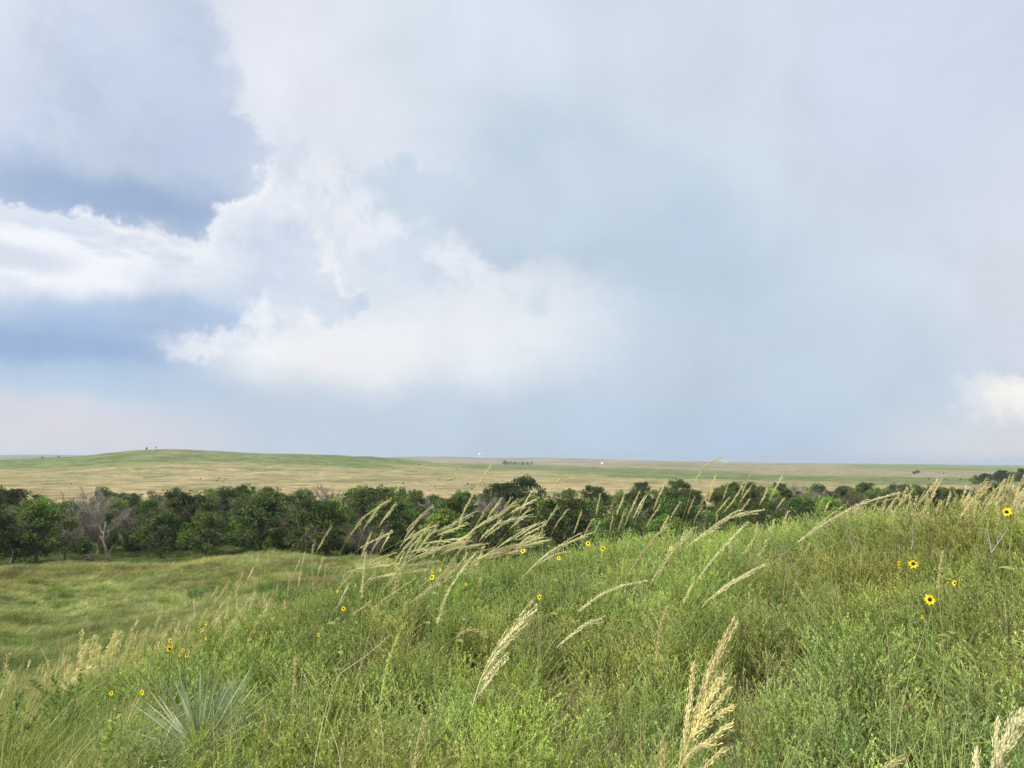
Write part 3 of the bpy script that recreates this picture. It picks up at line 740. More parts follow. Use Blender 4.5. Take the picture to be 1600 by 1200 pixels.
# belt along the creek: front edge and back edge as distances for each photo column
fx = [-250, 0, 200, 400, 600, 800, 1000, 1200, 1400, 1700]
front = [106, 112, 118, 112, 88, 92, 104, 140, 190, 205]
back_ = [178, 182, 188, 188, 176, 182, 205, 235, 262, 275]
nrow = 6
for row in range(nrow):
    x = -215.0 + rng.uniform(0, 30)
    while x < 1690:
        t_ = (row + rng.uniform(-.33, .33)) / (nrow - 1)
        r_ = np.interp(x, fx, front) * (1 - t_) + np.interp(x, fx, back_) * t_
        step = 7.6 * FPX / r_ * math.cos(math.atan((x - 800) / FPX)) ** -1 * rng.uniform(.75, 1.2)
        if row in (1, 3): step *= 1.15
        xc = x; x += step
        if row < 2 and xc > 1330: continue
        kk = random.choices(['dark', 'mid', 'bright', 'thin', 'bare', 'brown'],
                            [3.4, 3, 2.8, 1.4, 1.6 if row in (1, 3) else 1.0, .9] if row < 3 else [5, 4, 1.6, .7, .9, .4])[0]
        if row == nrow - 1 and rng.random() < .28: continue
        p = ground_at(xc, r_)
        tree(kk, p, rng.uniform(.95, 1.3) * (1.0 if row < 4 else .92), rng.uniform(0, 6.28), row, rng.uniform(1.0, 1.2))
# particular trees the photo shows: (column, row of the crown's top, distance, kind, label)
for xx, ty, r_, kk, wd, lab in [
    (820, 743, 178, 'dark', 1.15, 'tall dark green tree standing above the belt near the photo centre'),
    (385, 756, 186, 'dark', 1.0, 'dark round-topped tree rising above the belt left of centre, against the golden field'),
    (8, 760, 150, 'dark', 1.0, 'tall dark tree cut off by the left edge of the photo'),
    (165, 762, 176, 'dark', .85, 'dark tree with a pale gap in its top, against the golden field at left'),
    (1055, 748, 196, 'dark', 1.25, 'broad dark green tree that forms the highest point of the belt right of centre'),
    (275, 783, 128, 'bare', 1.0, 'bare grey tree with upswept feathery twigs in the front row, above a forked pale trunk'),
    (30, 802, 112, 'bare', 1.3, 'wide spreading bare grey tree nearest the left edge'),
    (112, 812, 114, 'bare', .9, 'small bare purplish-grey tree beside the white stub trunk'),
    (1275, 757, 236, 'dark', 1.3, 'flat-topped dark tree on the right where the belt thins'),
    (1150, 752, 215, 'dark', 1.2, 'rounded dark tree right of the highest crowns'),
    (925, 760, 170, 'dark', 1.0, 'dark squat tree just right of the tall central tree'),
    (1500, 763, 262, 'dark', 1.2, 'dark round tree half hidden behind the seed heads of the right ridge')]:
    p = ground_at(xx, r_); top = at(xx, ty, r_)[2]
    H_ = {'dark': 7.2, 'bare': 6.6}[kk]
    tree(kk, p, (top - p[2]) / H_, rng.uniform(0, 6), 9, wd, lab)
ROWN = {0: 'front row', 1: 'second row', 2: 'third row', 3: 'fourth row', 4: 'fifth row', 5: 'back row'}
for row in range(nrow):
    for kk in KINDS:
        tt = sorted([t for t in trees if t['row'] == row and t['kind'] == kk], key=lambda t: t['px'])
        for i, t in enumerate(tt):
            t['o']['label'] = '%s in the belt\'s %s, %s such from the left' % (DESC[kk], ROWN[row], ordinal(i + 1))
# dark bushes filling under the trees are shrubs of their own
def shrub_kind(seed, col, n=9, dens=90, L=.2, W=.13):
    rg = np.random.default_rng(seed); mb = MB()
    for i in range(n):
        ph = rg.uniform(0, 6.28); rr = rg.random() * .75
        clump(mb, np.array([math.cos(ph) * rr, math.sin(ph) * rr, rg.uniform(.2, 1.15) * (1 - rr * .5)]), rg.uniform(.35, .55), dens, np.asarray(col) * rg.uniform(.75, 1.3), rg, L, W)
    sb = MB()
    for i in range(6):
        ph = rg.uniform(0, 6.28)
        tube(sb, curve([[0, 0, -.2], [math.cos(ph) * .2, math.sin(ph) * .2, .4], [math.cos(ph) * .5, math.sin(ph) * .5, .95]], 5), np.linspace(.04, .012, 5), BK, 4)
    return mb.mesh('foliage', M_tree), sb.mesh('stems', M_bark)
SH = [shrub_kind(500 + k, [DG, MGN, OL][k]) for k in range(3)]
def shrub(pos, s, wide, label, group, kinds=(0, 1, 2), cat='bush'):
    fm_, sm_ = SH[random.choice(kinds)]
    root = empty('bush', pos); root.rotation_euler.z = rng.uniform(0, 6.28); root.scale = (s * wide, s * wide, s)
    for nm, m in (('foliage', fm_), ('stems', sm_)):
        c = bpy.data.objects.new(nm, m); COL.objects.link(c); c.parent = root
    tag(root, label, cat, group); return root
xs_ = sorted(list(np.linspace(-60, 640, 44) + rng.normal(0, 8, 44)))
for i, x in enumerate(xs_):
    r_ = np.interp(x, fx, front) + rng.uniform(8, 24)
    shrub(ground_at(x, r_), rng.uniform(1.1, 1.9), rng.uniform(.9, 1.3), 'dark bush under the creek trees, %s of the undergrowth from the left' % ordinal(i + 1), 'undergrowth bushes between the creek trunks')
# scattered bushes on the golden prairie: photo positions
SP = [(631, 757, 5), (646, 726, 3), (655, 727, 4), (675, 749, 2), (679, 750, 2), (685, 749, 4), (688, 751, 2), (700, 751, 3), (703, 751, 3), (706, 750, 4), (711, 749, 4), (682, 760, 3), (680, 762, 3),
      (732, 757, 5), (737, 758, 3), (738, 765, 4), (757, 750, 2), (754, 754, 3), (757, 756, 3), (770, 751, 3), (761, 761, 3), (785, 752, 3), (726, 759, 2), (674, 758, 3), (714, 733, 3), (669, 734, 2), (641, 737, 2),
      (737, 742, 2), (344, 748, 4), (353, 749, 3), (341, 752, 3), (350, 753, 3), (314, 749, 4), (258, 767, 4), (114, 757, 3), (238, 771, 4), (921, 755, 3), (855, 728, 2), (928, 722, 3), (450, 750, 2), (515, 749, 2), (770, 764, 3),
      (66, 716, 4), (91, 715, 4), (1433, 740, 10), (1428, 741, 8), (1466, 739, 3), (1474, 740, 3), (1450, 750, 4), (1476, 750, 3), (1499, 750, 4)]
def dist_for(x, y, lo=235, hi=6000):
    rs = np.exp(np.linspace(math.log(lo), math.log(hi), 300))
    P = ground_at(np.full(300, float(x)), rs); yy = project(P)[1]
    k = np.argmax(yy <= y) if (yy <= y).any() else int(np.argmin(yy))
    return rs[k], P[k]
for i, (x, y, wpx) in enumerate(sorted(SP)):
    r_, p = dist_for(x, y)
    s = wpx * r_ / FPX / 2.6
    shrub(p, s, 1.15, 'small dark bush dotting the dry prairie, %s of the dots counted from the left' % ordinal(i + 1), 'bushes scattered on the golden prairie', (0, 2))
# tree rows far out on the plain
def far_trees(lst, what, group, kinds=('dark', 'mid'), wide=1.15):
    for i, (x, yb, hpx, r_) in enumerate(lst):
        p = ground_at(float(x), r_); top = at(x, yb - hpx, r_)[2]
        tree(random.choice(kinds), p, max(.4, (top - p[2]) / 6.9 * (.8 if r_ > 2000 else 1)), rng.uniform(0, 6), 20, wide, '%s, %s from the left' % (what, ordinal(i + 1)), group=group)
far_trees([(788, 721, 5, 2600), (791, 722, 4, 2600), (795, 722, 3, 2600), (799, 722, 3, 2600), (803, 723, 3, 2600), (806, 723, 3, 2600), (811, 723, 3, 2600), (815, 723, 3, 2600), (818, 723, 3, 2600), (823, 723, 3, 2600), (826, 723, 3, 2600), (831, 723, 3, 2600)],
          'tiny tree in the row right of the white tower', 'tree row on the far plain', wide=.7)
gl = []
for i in range(30):
    x = 1515 + 150 * (i + .5) / 30 + rng.normal(0, 3); gl.append((x, 757, float(np.interp(x, [1515, 1545, 1600, 1680], [12, 18, 22, 25]) * rng.uniform(.75, 1.15)), float(rng.uniform(560, 690))))
far_trees(sorted(gl), 'dark tree of the distant grove at the right edge', 'grove at the right edge', ('dark', 'dark', 'mid'))
far_trees([(1521, 760, 12, 500), (1528, 760, 14, 505), (1536, 760, 10, 500)], 'dark low tree in front of the distant grove at right', 'low trees before the grove')
p = ground_at(228.0, 945); tree('dark', p, .42, 1, 21, 1.1, 'tiny dark tree on the crest of the green hill at left', group='lone trees on the hilltop')
p = ground_at(242.0, 950); tree('bare', p, .6, 1, 21, .6, 'tiny pale bare tree on the very top of the green hill', group='lone trees on the hilltop')
# far wood on the horizon, read as one mass
mb = MB(); rg = np.random.default_rng(900)
for x in np.linspace(978, 1008, 26):
    p = ground_at(x, 7000.0); hh = 13 * math.sin(math.pi * (x - 975) / 36) + 5
    clump(mb, p + [rg.normal(0, 12), rg.normal(0, 12), hh * .5], hh * .7, 60, DG, rg, 7, 5)
o = mb.obj('distant_woods', M_tree, origin=ground_at(993.0, 7000.0)); tag(o, 'dark blue far-off wood on the horizon right of the white building', 'woods', kind='stuff')

# ------------------------------------------------------------------ simple solid materials for built things
def paint(name, col, rough=.6, nscale=3):
    m = bpy.data.materials.new(name); m.use_nodes = True; t = m.node_tree; t.nodes.clear(); g = G(t)
    pos = g.n('ShaderNodeTexCoord').outputs['Object']
    f = g.smooth(g.noise(pos, nscale, 5).outputs['Fac'], .3, .7, .88, 1.06)
    c = g.mix(1.0, (*col, 1), g.n('ShaderNodeCombineColor', Red=f, Green=f, Blue=f).outputs[0], 'MULTIPLY')
    p = g.n('ShaderNodeBsdfPrincipled', Base_Color=c, Roughness=rough)
    o = g.n('ShaderNodeOutputMaterial'); t.links.new(p.outputs[0], o.inputs['Surface']); return m
M_white, M_roof = paint('white_paint', (.85, .85, .84), .5, .3), paint('roof_sheet', (.62, .63, .65), .4, .3)
W1 = np.array([1., 1., 1.])
def lathe(mb, prof, seg=20, c=W1, o=(0, 0, 0)):
    pts = [(r, z) for r, z in prof]; th = np.arange(seg) * 2 * math.pi / seg
    v = np.array([[o[0] + r * math.cos(t), o[1] + r * math.sin(t), o[2] + z] for r, z in pts for t in th])
    k = len(pts); i = np.arange(k - 1)[:, None] * seg; j = np.arange(seg)[None]
    q = np.stack([i + j, i + (j + 1) % seg, i + seg + (j + 1) % seg, i + seg + j], -1).reshape(-1, 4); mb.add(v, q, c)
def box(mb, x0, x1, y0, y1, z0, z1, c=W1):
    v = [[x, y, z] for z in (z0, z1) for y in (y0, y1) for x in (x0, x1)]
    mb.add(v, [[0, 2, 3, 1], [4, 5, 7, 6], [0, 1, 5, 4], [2, 6, 7, 3], [0, 4, 6, 2], [1, 3, 7, 5]], c)
# water tower
p = ground_at(749.5, 4160.0); root = empty('water_tower', p); topz = at(749.5, 707.8, 4160)[2] - p[2]; TOWER_TOP = p[2] + topz; hz = topz - 12
mb = MB(); lathe(mb, [(.1, 0), (4.4, .5), (7.8, 2.8), (8.8, 6), (7.8, 9.2), (4.4, 11.4), (.1, 12)]); o = mb.obj('tank', M_white, root, smooth=True); o.location.z = hz
for k in range(5):
    a_ = k * 2 * math.pi / 5; mb = MB(); tube(mb, [[math.cos(a_) * 7.8, math.sin(a_) * 7.8, -1], [math.cos(a_) * 7.4, math.sin(a_) * 7.4, hz + 3.6]], .5, W1, 8); mb.obj('leg', M_white, root)
mb = MB(); tube(mb, [[0, 0, -1], [0, 0, hz + 1]], 1.0, W1, 8); mb.obj('riser_pipe', M_white, root)
tag(root, 'white water tower on thin legs on the far blue ridge', 'water tower')
def barn(x, r_, L_, Wd, Ht, label):
    p = ground_at(float(x), float(r_)); root = empty('farm_building', p)
    mb = MB(); box(mb, -L_ / 2, L_ / 2, -Wd / 2, Wd / 2, -2, Ht); mb.obj('wall', M_white, root)
    mb = MB(); a_ = Wd / 2 + .5; l_ = L_ / 2 + .5; t_ = Ht + .05
    mb.add([[-l_, -a_, t_], [l_, -a_, t_], [l_, 0, t_ + Wd * .3], [-l_, 0, t_ + Wd * .3], [-l_, a_, t_], [l_, a_, t_]], [[0, 1, 2, 3], [3, 2, 5, 4], [0, 4, 5, 1]], W1)
    mb.obj('roof', M_roof, root)
    mb = MB(); box(mb, -2, 2, -Wd / 2 - .08, -Wd / 2 - .003, 0, Ht * .75, W1 * .35); mb.obj('door', M_roof, root)
    tag(root, label, 'building')
barn(941, 2600, 7, 6, 6.5, 'small white building on the far plain left of the horizon wood')
barn(1131, 3300, 8, 6, 4, 'tiny white building on the horizon above the tall leaning seed head')
barn(1136, 3320, 5, 5, 3, 'smallest white building on the horizon, beside the other tiny one')

# ------------------------------------------------------------------ logs and twigs
def branch_thing(name, ctrl, rads, col, label, cat, twigs=0, mat=None, tw=.01, group=None):
    ctrl = np.asarray(ctrl, float); base = ctrl[0].copy(); mb = MB(); rg = np.random.default_rng(int(abs(base[0]) * 77) % 9999)
    c_ = curve(ctrl - base, 12); tube(mb, c_, np.interp(np.linspace(0, 1, 12), [0, 1], rads), np.asarray(col), 5)
    ln = np.linalg.norm(c_[-1] - c_[0])
    for i in range(twigs):
        a_ = c_[int(rg.integers(3, 11))]; T_ = unit(c_[-1] - c_[0]); d = unit(T_ + rg.normal(0, .55, 3)); e_ = a_ + d * ln * rg.uniform(.15, .45)
        tube(mb, curve([a_, (a_ + e_) / 2 + rg.normal(0, .04 * ln, 3), e_], 5), np.linspace(rads[1] * 1.3, rads[1] * .6, 5), np.asarray(col), 3)
    o = mb.obj(name, mat or M_stalk, origin=(0, 0, 0)); o.location = tuple(base); tag(o, label, cat, group); return o
gp = lambda x, r, h=0: ground_at(float(x), float(r)) + [0, 0, h]
def seen(pts, r): return [at(x, y, r + dr) for x, y, dr in pts]
branch_thing('dead_tree', seen([(167, 874, 0), (166, 862, 0), (162, 845, 1), (164, 824, 1)], 112), (.22, .12), [.30, .25, .2], 'crooked bare pale trunk standing at the front of the belt at left', 'dead tree', 5)
branch_thing('dead_tree', seen([(167, 872, 0), (172, 862, .5), (177, 853, 1)], 111), (.14, .07), [.26, .22, .18], 'short trunk leaning right out of the foot of the crooked pale trunk', 'dead tree', 3)
branch_thing('fallen_branch', seen([(166, 877, 0), (150, 877, 0), (141, 872, 0), (135, 867, 1)], 108), (.18, .10), [.2, .17, .14], 'fallen grey branch lying on the dark grass left of the crooked trunk', 'fallen branch', 12)
branch_thing('tree_stump', seen([(95, 871, 0), (94, 862, 0), (94, 857, 0)], 112), (.19, .14), [.62, .56, .5], 'short white sunlit trunk stub among the trees at left', 'tree stump')
GW = [.42, .39, .36]
for pts, r_, lab in [([(1337, 862, 0), (1330, 845, 0), (1322, 832, 0), (1318, 820, 0)], 6.3, 'forked silvery dead twig sticking out of the sage right of centre'),
                     ([(1330, 850, 0), (1328, 835, 0), (1330, 822, 0)], 6.35, 'short grey twig beside the forked silvery one'),
                     ([(1424, 858, 0), (1427, 842, 0), (1424, 825, 0)], 6.0, 'thin grey bent twig between the forked twig and the V of sticks'),
                     ([(1549, 862, 0), (1546, 845, 0), (1541, 818, 0)], 5.0, 'left stick of the pale V of dead sticks at right'),
                     ([(1549, 864, 0), (1560, 848, 0), (1575, 826, 0)], 5.0, 'right stick of the pale V of dead sticks at right'),
                     ([(1245, 895, 0), (1232, 870, 0), (1215, 848, 0), (1201, 828, 0)], 5.5, 'long dark grey dead twig left of the sage mound'),
                     ([(1596, 800, 0), (1594, 785, 0), (1601, 775, 0)], 5.5, 'grey hooked twig at the right edge of the photo')]:
    branch_thing('dead_twig', seen(pts, r_), (.0035, .0018), np.asarray(GW) * .85, lab, 'twig', 3)

# ------------------------------------------------------------------ seed-headed grass stalks
STRAW = np.array([.56, .50, .27]); PALE = np.array([.68, .64, .40]); TAN = np.array([.52, .43, .23]); GST = np.array([.27, .33, .10]); BLU = np.array([.30, .36, .21]); BUFF = np.array([.62, .54, .31])
def spike(mb, path, col, rg, step, size, thick):
    """spikelets crowded along one branch"""
    L_ = np.linalg.norm(np.diff(path, axis=0), axis=1).sum(); n = max(4, int(L_ / step)); k = len(path)
    t = np.sort(rg.random(n)) * (k - 1.001); i = t.astype(int); P = path[i] + (path[i + 1] - path[i]) * (t - i)[:, None]
    T = unit(np.gradient(path, axis=0))[i]
    D = unit(T + rg.normal(0, .21, (n, 3)))
    P = P + rg.normal(0, thick, (n, 3))
    sz = size * rg.uniform(.7, 1.2, n)
    leaves(mb, P, D, sz, sz * .19, jcol(col, n, .13, rg), rg)
    tube(mb, path, np.linspace(.0008, .0004, k), np.asarray(col) * .8, 3)
ns_ = 0
stalk_list = []
def stalk(pts, r0, r1, hs, style='narrow', col=STRAW, stem=GST, thick=1.0, nb=None, leaf=0, label=None, group=None, head=True, bias=(1, 0, .1), name='grass_stalk', open_=None):
    """pts: photo positions from the root up to the tip; hs: share of the length where the seed head starts"""
    global ns_
    ns_ += 1; rg = np.random.default_rng(3000 + ns_)
    pts = np.asarray(pts, float); k = len(pts)
    rr = np.linspace(r0, r1, k)
    W = np.array([at(x, y, r_) for (x, y), r_ in zip(pts, rr)])
    b = W[0] - (W[1] - W[0]) / max(np.linalg.norm(W[1] - W[0]), 1e-6) * .12
    g0 = np.array([b[0] - .05, b[1], float(gz(b[0], b[1]))])
    if W[0][2] > g0[2] + .06: W = np.vstack([g0, W])
    path = curve(W, 26); base = path[0].copy(); path = path - base
    seg = np.concatenate([[0], np.cumsum(np.linalg.norm(np.diff(path, axis=0), axis=1))])
    vis = seg[-1] - (np.linalg.norm(W[1] - W[0]) if len(W) > k else 0)
    s0 = seg[-1] - vis * (1 - hs)
    px_m = r1 / FPX                                        # metres per photo pixel here
    root = empty(name, base)
    th = np.interp(seg, [0, seg[-1]], [.0015, .0007]) * thick
    cut_ = path[seg <= s0 + .01]
    if len(cut_) < 3: cut_ = path[:3]
    mb = MB(); tube(mb, cut_ if head else path, (th[:len(cut_)] if head else th), np.asarray(stem), 4); mb.obj('stem', M_stalk, root)
    if head:
        ax = np.stack([np.interp(np.linspace(s0, seg[-1], 10), seg, path[:, c]) for c in range(3)], -1); HL = seg[-1] - s0
        mb = MB(); step = max(.0011, px_m * .45); size = max(.009, px_m * (2.1 if r1 < 5 else 2.4)); big = thick * max(.0013, px_m * .25)
        tube(mb, ax, np.linspace(.0012, .0005, 10) * thick, np.asarray(col) * .8, 3)
        spike(mb, ax[6:], col, rg, step, size, big)
        if style == 'spike': spike(mb, ax, col, rg, step * .35, size, big * 2.0)
        else:
            op = {'narrow': .11, 'medium': .22, 'open': .40}[style] if open_ is None else open_
            nb_ = nb or {'narrow': 11, 'medium': 13, 'open': 16}[style]
            for j in range(nb_):
                tj = (j + rg.random()) / nb_ * .72; f = tj * 9; i0 = int(f); p = ax[i0] + (ax[i0 + 1] - ax[i0]) * (f - i0)
                T = unit(ax[min(i0 + 2, 9)] - ax[i0]); side = unit(rg.normal(0, 1, 3) + np.array(bias) * 1.1)
                d = unit(T + side * op * rg.uniform(.5, 1.3)); bl = HL * rg.uniform(.24, .46) * (1 - tj * .45)
                s = np.linspace(0, 1, 7)[:, None]
                br = p + bl * (s * d + s * s * (T * .12 + np.array([.06, 0, -.05])))
                spike(mb, br if op < .3 else br[1:], np.asarray(col) * rg.uniform(.85, 1.12), rg, step, size, big)
        mb.obj('seed_head', M_stalk, root)
    for j in range(leaf):
        i0 = int(rg.integers(4, 15)); mb = MB()
        ribbons(mb, path[i0][None], unit(rg.normal(0, .5, 3) + [.5, 0, 1.2])[None], np.array([[rg.uniform(.2, .9), rg.normal(0, .3), -rg.uniform(.5, 1.0)]]), rg.uniform(.18, .34), .005, (np.asarray(stem) * rg.uniform(.9, 1.3))[None], 8, rg=rg)
        mb.obj('leaf', M_stalk, root)
    tag(root, label, 'grass stalk', group)
    stalk_list.append((root, group, float(project(path[-1] + base)[0])))
    return root
FG = 'single tall grass stalks on the near hill'
S = stalk
# large ones in the foreground, each as in the photo
S([(1046, 1290), (1062, 1190), (1085, 1120), (1110, 1045), (1147, 967)], 1.42, 1.48, .22, 'narrow', STRAW * 1.2, GST, 1.5, 20, 1, 'largest plume of straw seeds, thick and upright, at the bottom right of centre', FG)
for k, (pp, lab) in enumerate([([(1060, 1210), (1072, 1140), (1083, 1040)], 'narrow upright side spike just left of the largest plume'),
                    ([(1066, 1190), (1085, 1145), (1108, 1095), (1132, 1056)], 'straw side branch reaching right below the largest plume, topmost of four'),
                    ([(1080, 1175), (1088, 1143), (1112, 1110), (1140, 1076)], 'straw side branch reaching right from the largest plume, second of four'),
                    ([(1075, 1160), (1095, 1138), (1120, 1118), (1144, 1103)], 'straw side branch reaching right from the largest plume, third of four'),
                    ([(1055, 1220), (1075, 1178), (1105, 1158), (1141, 1132)], 'straw side branch reaching right from the largest plume, lowest of four')]):
    S(pp, 1.43, 1.45, .3, 'spike', STRAW * 1.25, GST, 1.0, None, 0, lab, FG)
S([(1050, 1235), (1068, 1192), (1090, 1165), (1124, 1163)], 1.40, 1.4, .25, 'medium', STRAW, GST, 1.1, 6, 0, 'drooping straw head at the bottom under the largest plume', FG)
S([(1080, 1240), (1095, 1205), (1133, 1170)], 1.40, 1.4, .3, 'spike', STRAW, GST, 1.0, None, 0, 'lowest straw spike at the bottom edge right of the largest plume', FG)
S([(1028, 1250), (1033, 1205), (1035, 1161)], 1.5, 1.5, .25, 'spike', TAN, GST, 1.0, None, 0, 'short tan spike at the bottom edge left of the largest plume', FG)
S([(712, 1260), (720, 1190), (732, 1130), (760, 1040), (797, 985), (831, 938)], 1.85, 2.0, .42, 'open', PALE, GST, 1.3, 17, 1, 'open pale plume with branches spread to the right, at the bottom centre', FG, bias=(1.3, 0, -.1))
S([(636, 1260), (645, 1195), (662, 1124)], 1.6, 1.6, .3, 'narrow', STRAW, GST, 1.2, 8, 0, 'short straw head at the bottom edge, left of the open pale plume', FG)
S([(1545, 1260), (1558, 1195), (1578, 1150), (1612, 1095)], 1.25, 1.3, .15, 'open', PALE, GST, 1.3, 18, 0, 'bright pale plume in the bottom right corner', FG, bias=(.3, 0, .5))
S([(1545, 1215), (1556, 1180), (1559, 1128)], 1.26, 1.3, .3, 'spike', PALE, GST, .8, None, 0, 'thin pale spike left of the bright corner plume', FG)
S([(1525, 1240), (1527, 1200), (1526, 1175)], 1.26, 1.3, .2, 'spike', PALE, GST, .7, None, 0, 'stubby pale spike at the bottom edge left of the corner plume', FG)
S([(1350, 1240), (1378, 1202), (1408, 1186)], 1.5, 1.5, .4, 'spike', STRAW, GST, 1, None, 0, 'lone straw tip at the bottom edge right of centre', FG)
S([(1090, 1010), (1140, 945), (1200, 887), (1292, 815), (1345, 788), (1407, 771)], 3.0, 3.3, .56, 'narrow', PALE, GST, 1.2, 16, 1, 'long arching pale head whose tip reaches over the right part of the dark trees', FG)
S([(780, 950), (812, 908), (850, 868), (888, 847), (931, 830)], 3.4, 3.6, .30, 'narrow', PALE, GST, 1.1, 16, 0, 'arching head split in two strands, left of the pair of sunflowers at centre', FG)
S([(800, 935), (838, 885), (862, 868), (892, 862)], 3.45, 3.6, .5, 'narrow', PALE, GST, 1, 7, 0, 'lower short strand curving under the split arching head', FG)
S([(960, 950), (978, 905), (992, 880), (1015, 848), (1050, 818)], 3.3, 3.5, .34, 'medium', STRAW, GST, 1.2, 14, 0, 'stout yellowish head leaning right just right of the photo centre', FG, open_=.14)
S([(1010, 945), (1027, 905), (1045, 868), (1065, 845), (1086, 824)], 3.3, 3.5, .30, 'narrow', PALE, GST, 1, 10, 0, 'slender pale head beside the small sunflower right of centre', FG)
S([(1005, 940), (1020, 905), (1040, 870), (1050, 850)], 3.35, 3.5, .3, 'narrow', PALE, GST, 1, 6, 0, 'short companion strand left of the slender pale head', FG)
S([(925, 975), (990, 920), (1060, 865), (1098, 835), (1140, 808), (1190, 797)], 3.1, 3.4, .58, 'narrow', PALE, GST, 1.1, 15, 0, 'long arched pale head that bends almost flat right of centre', FG)
S([(1040, 985), (1070, 940), (1105, 885), (1140, 845), (1168, 816)], 3.2, 3.4, .44, 'spike', PALE, GST, 1, None, 0, 'thin straight pale spike under the flat-bending head', FG)
S([(860, 1010), (905, 955), (935, 932), (970, 916), (1010, 908)], 2.7, 2.9, .36, 'spike', PALE, GST, 1.1, None, 0, 'smooth curved pale spike bending right over the sage at centre', FG)
S([(1040, 1010), (1100, 945), (1130, 918), (1160, 899), (1196, 881)], 2.9, 3.1, .40, 'narrow', PALE, GST, 1.1, 12, 0, 'pale two-stranded head leaning right over the dark gap in the sage', FG)
S([(815, 1075), (850, 1035), (882, 1000), (912, 978), (944, 963)], 2.4, 2.6, .48, 'medium', PALE, GST, 1.0, 12, 1, 'small brushy pale head low in the sage at centre', FG, open_=.15)
S([(1023, 1110), (1025, 1040), (1030, 985), (1042, 950)], 2.4, 2.4, .45, 'spike', TAN * 1.1, GST, .7, None, 1, 'upright thin stalk with a tan spike below the centre right', FG)
S([(1060, 960), (1070, 938), (1080, 916)], 3, 3, .4, 'spike', PALE, GST, .7, None, 0, 'short pale spike in the sage between two leaning heads', FG)
S([(668, 1000), (685, 972), (693, 940), (715, 900), (742, 866)], 3.0, 3.2, .22, 'spike', PALE, GST, 1.1, None, 0, 'long plain pale spike leaning right, below the sunflower pair left of centre', FG)
S([(700, 870), (715, 828), (722, 805), (742, 768), (768, 725)], 3.4, 3.5, .28, 'spike', STRAW * 1.1, GST, 1.0, None, 0, 'tall straw spike that crosses the trees and ends against the golden prairie', FG)
S([(563, 1050), (565, 980), (566, 920), (571, 864)], 3.0, 3.0, .62, 'spike', PALE, BLU, 1.0, None, 1, 'upright blue-green stalk with a pale tip, standing above the left slope', FG)
S([(495, 960), (492, 930), (488, 890), (489, 853)], 3.6, 3.6, .35, 'spike', STRAW, GST, 1, None, 0, 'upright yellowish stalk left of the blue-green one', FG)
S([(588, 1190), (594, 1110), (603, 1050), (615, 1010), (632, 976)], 2.1, 2.2, .42, 'spike', GST * 1.7, GST, 1.1, None, 1, 'light green tapering spike standing in the sage left of centre', FG)
S([(545, 1120), (556, 1070), (575, 1000), (585, 960), (602, 932)], 2.5, 2.6, .99, 'spike', TAN, TAN, 1, None, 0, 'bare tan stalk curving right behind the light green spike', FG, head=False)
S([(500, 1150), (510, 1105), (530, 1055), (565, 1030), (610, 992)], 2.3, 2.4, .9, 'spike', PALE, PALE * .9, 1.2, None, 0, 'bare pale stalk bending right in front of the tan one', FG, head=False)
S([(452, 1190), (456, 1150), (458, 1085), (462, 1032)], 2.3, 2.3, .5, 'spike', TAN, GST, .8, None, 0, 'straight brown stalk with a snapped top, low on the left', FG)
S([(500, 1105), (486, 1085), (477, 1055), (463, 1036)], 2.3, 2.3, .9, 'spike', PALE, PALE, 1.2, None, 0, 'pale broken leaf hanging from the brown stalk with a snapped top', FG, head=False)
S([(594, 1240), (598, 1150), (590, 1110), (562, 1070)], 2.0, 2.1, .9, 'spike', PALE, PALE * .85, 1.1, None, 0, 'pale crooked stalk rising from the bottom edge under the light green spike', FG, head=False)
S([(705, 1030), (712, 1005), (722, 983), (740, 985), (758, 994)], 2.3, 2.3, .35, 'medium', BUFF, GST, 1, 8, 0, 'bent head with a white leaf folded to the right, above the open pale plume', FG, open_=.2)
S([(413, 1160), (415, 1135), (416, 1118)], 2.4, 2.4, .2, 'spike', TAN, GST, .9, None, 0, 'short brown spike at the lower left', FG)
S([(360, 1180), (362, 1100), (363, 1040), (358, 985), (356, 950)], 2.6, 2.7, .9, 'spike', PALE, GST * 1.4, 1.4, None, 1, 'thick yellow-green upright stalk beside the yucca', FG, head=False)
S([(233, 1120), (234, 1070), (236, 1020)], 4.0, 4.0, .5, 'spike', BLU * 1.2, BLU * 1.3, 1.6, None, 1, 'pale blue-green upright stalk left of the yucca', FG)
S([(260, 1120), (254, 1080), (255, 1058)], 4.0, 4.0, .9, 'spike', BLU, BLU * 1.3, 1.6, None, 1, 'short blue-green stalk between the yucca and the pale stalk', FG, head=False)
S([(844, 960), (846, 920), (847, 880), (848, 850)], 3.6, 3.6, .8, 'spike', BLU, BLU * 1.3, .9, None, 0, 'whitish upright stalk beside the low sunflower at centre', FG, head=False)
S([(932, 880), (931, 840), (932, 800), (938, 772)], 4.6, 4.6, .7, 'spike', PALE, GST * 1.4, 1, None, 0, 'straight upright stalk above the pair of sunflowers, against the dark trees', FG)
S([(1440, 1190), (1450, 1130), (1470, 1060), (1490, 1010)], 1.9, 2.0, .9, 'spike', TAN, GST * 1.2, .8, None, 0, 'thin bare green stalk leaning right in the lower right sage', FG, head=False)
S([(1413, 1090), (1425, 1040), (1440, 1000), (1448, 972)], 2.4, 2.5, .9, 'spike', TAN, PALE * .7, .8, None, 0, 'bare pale stalk leaning right beneath the largest sunflower', FG, head=False)
S([(1390, 1060), (1388, 1010), (1378, 950)], 2.6, 2.6, .9, 'spike', TAN, PALE * .8, .8, None, 0, 'bare pale stalk tilted left beneath the largest sunflower', FG, head=False)
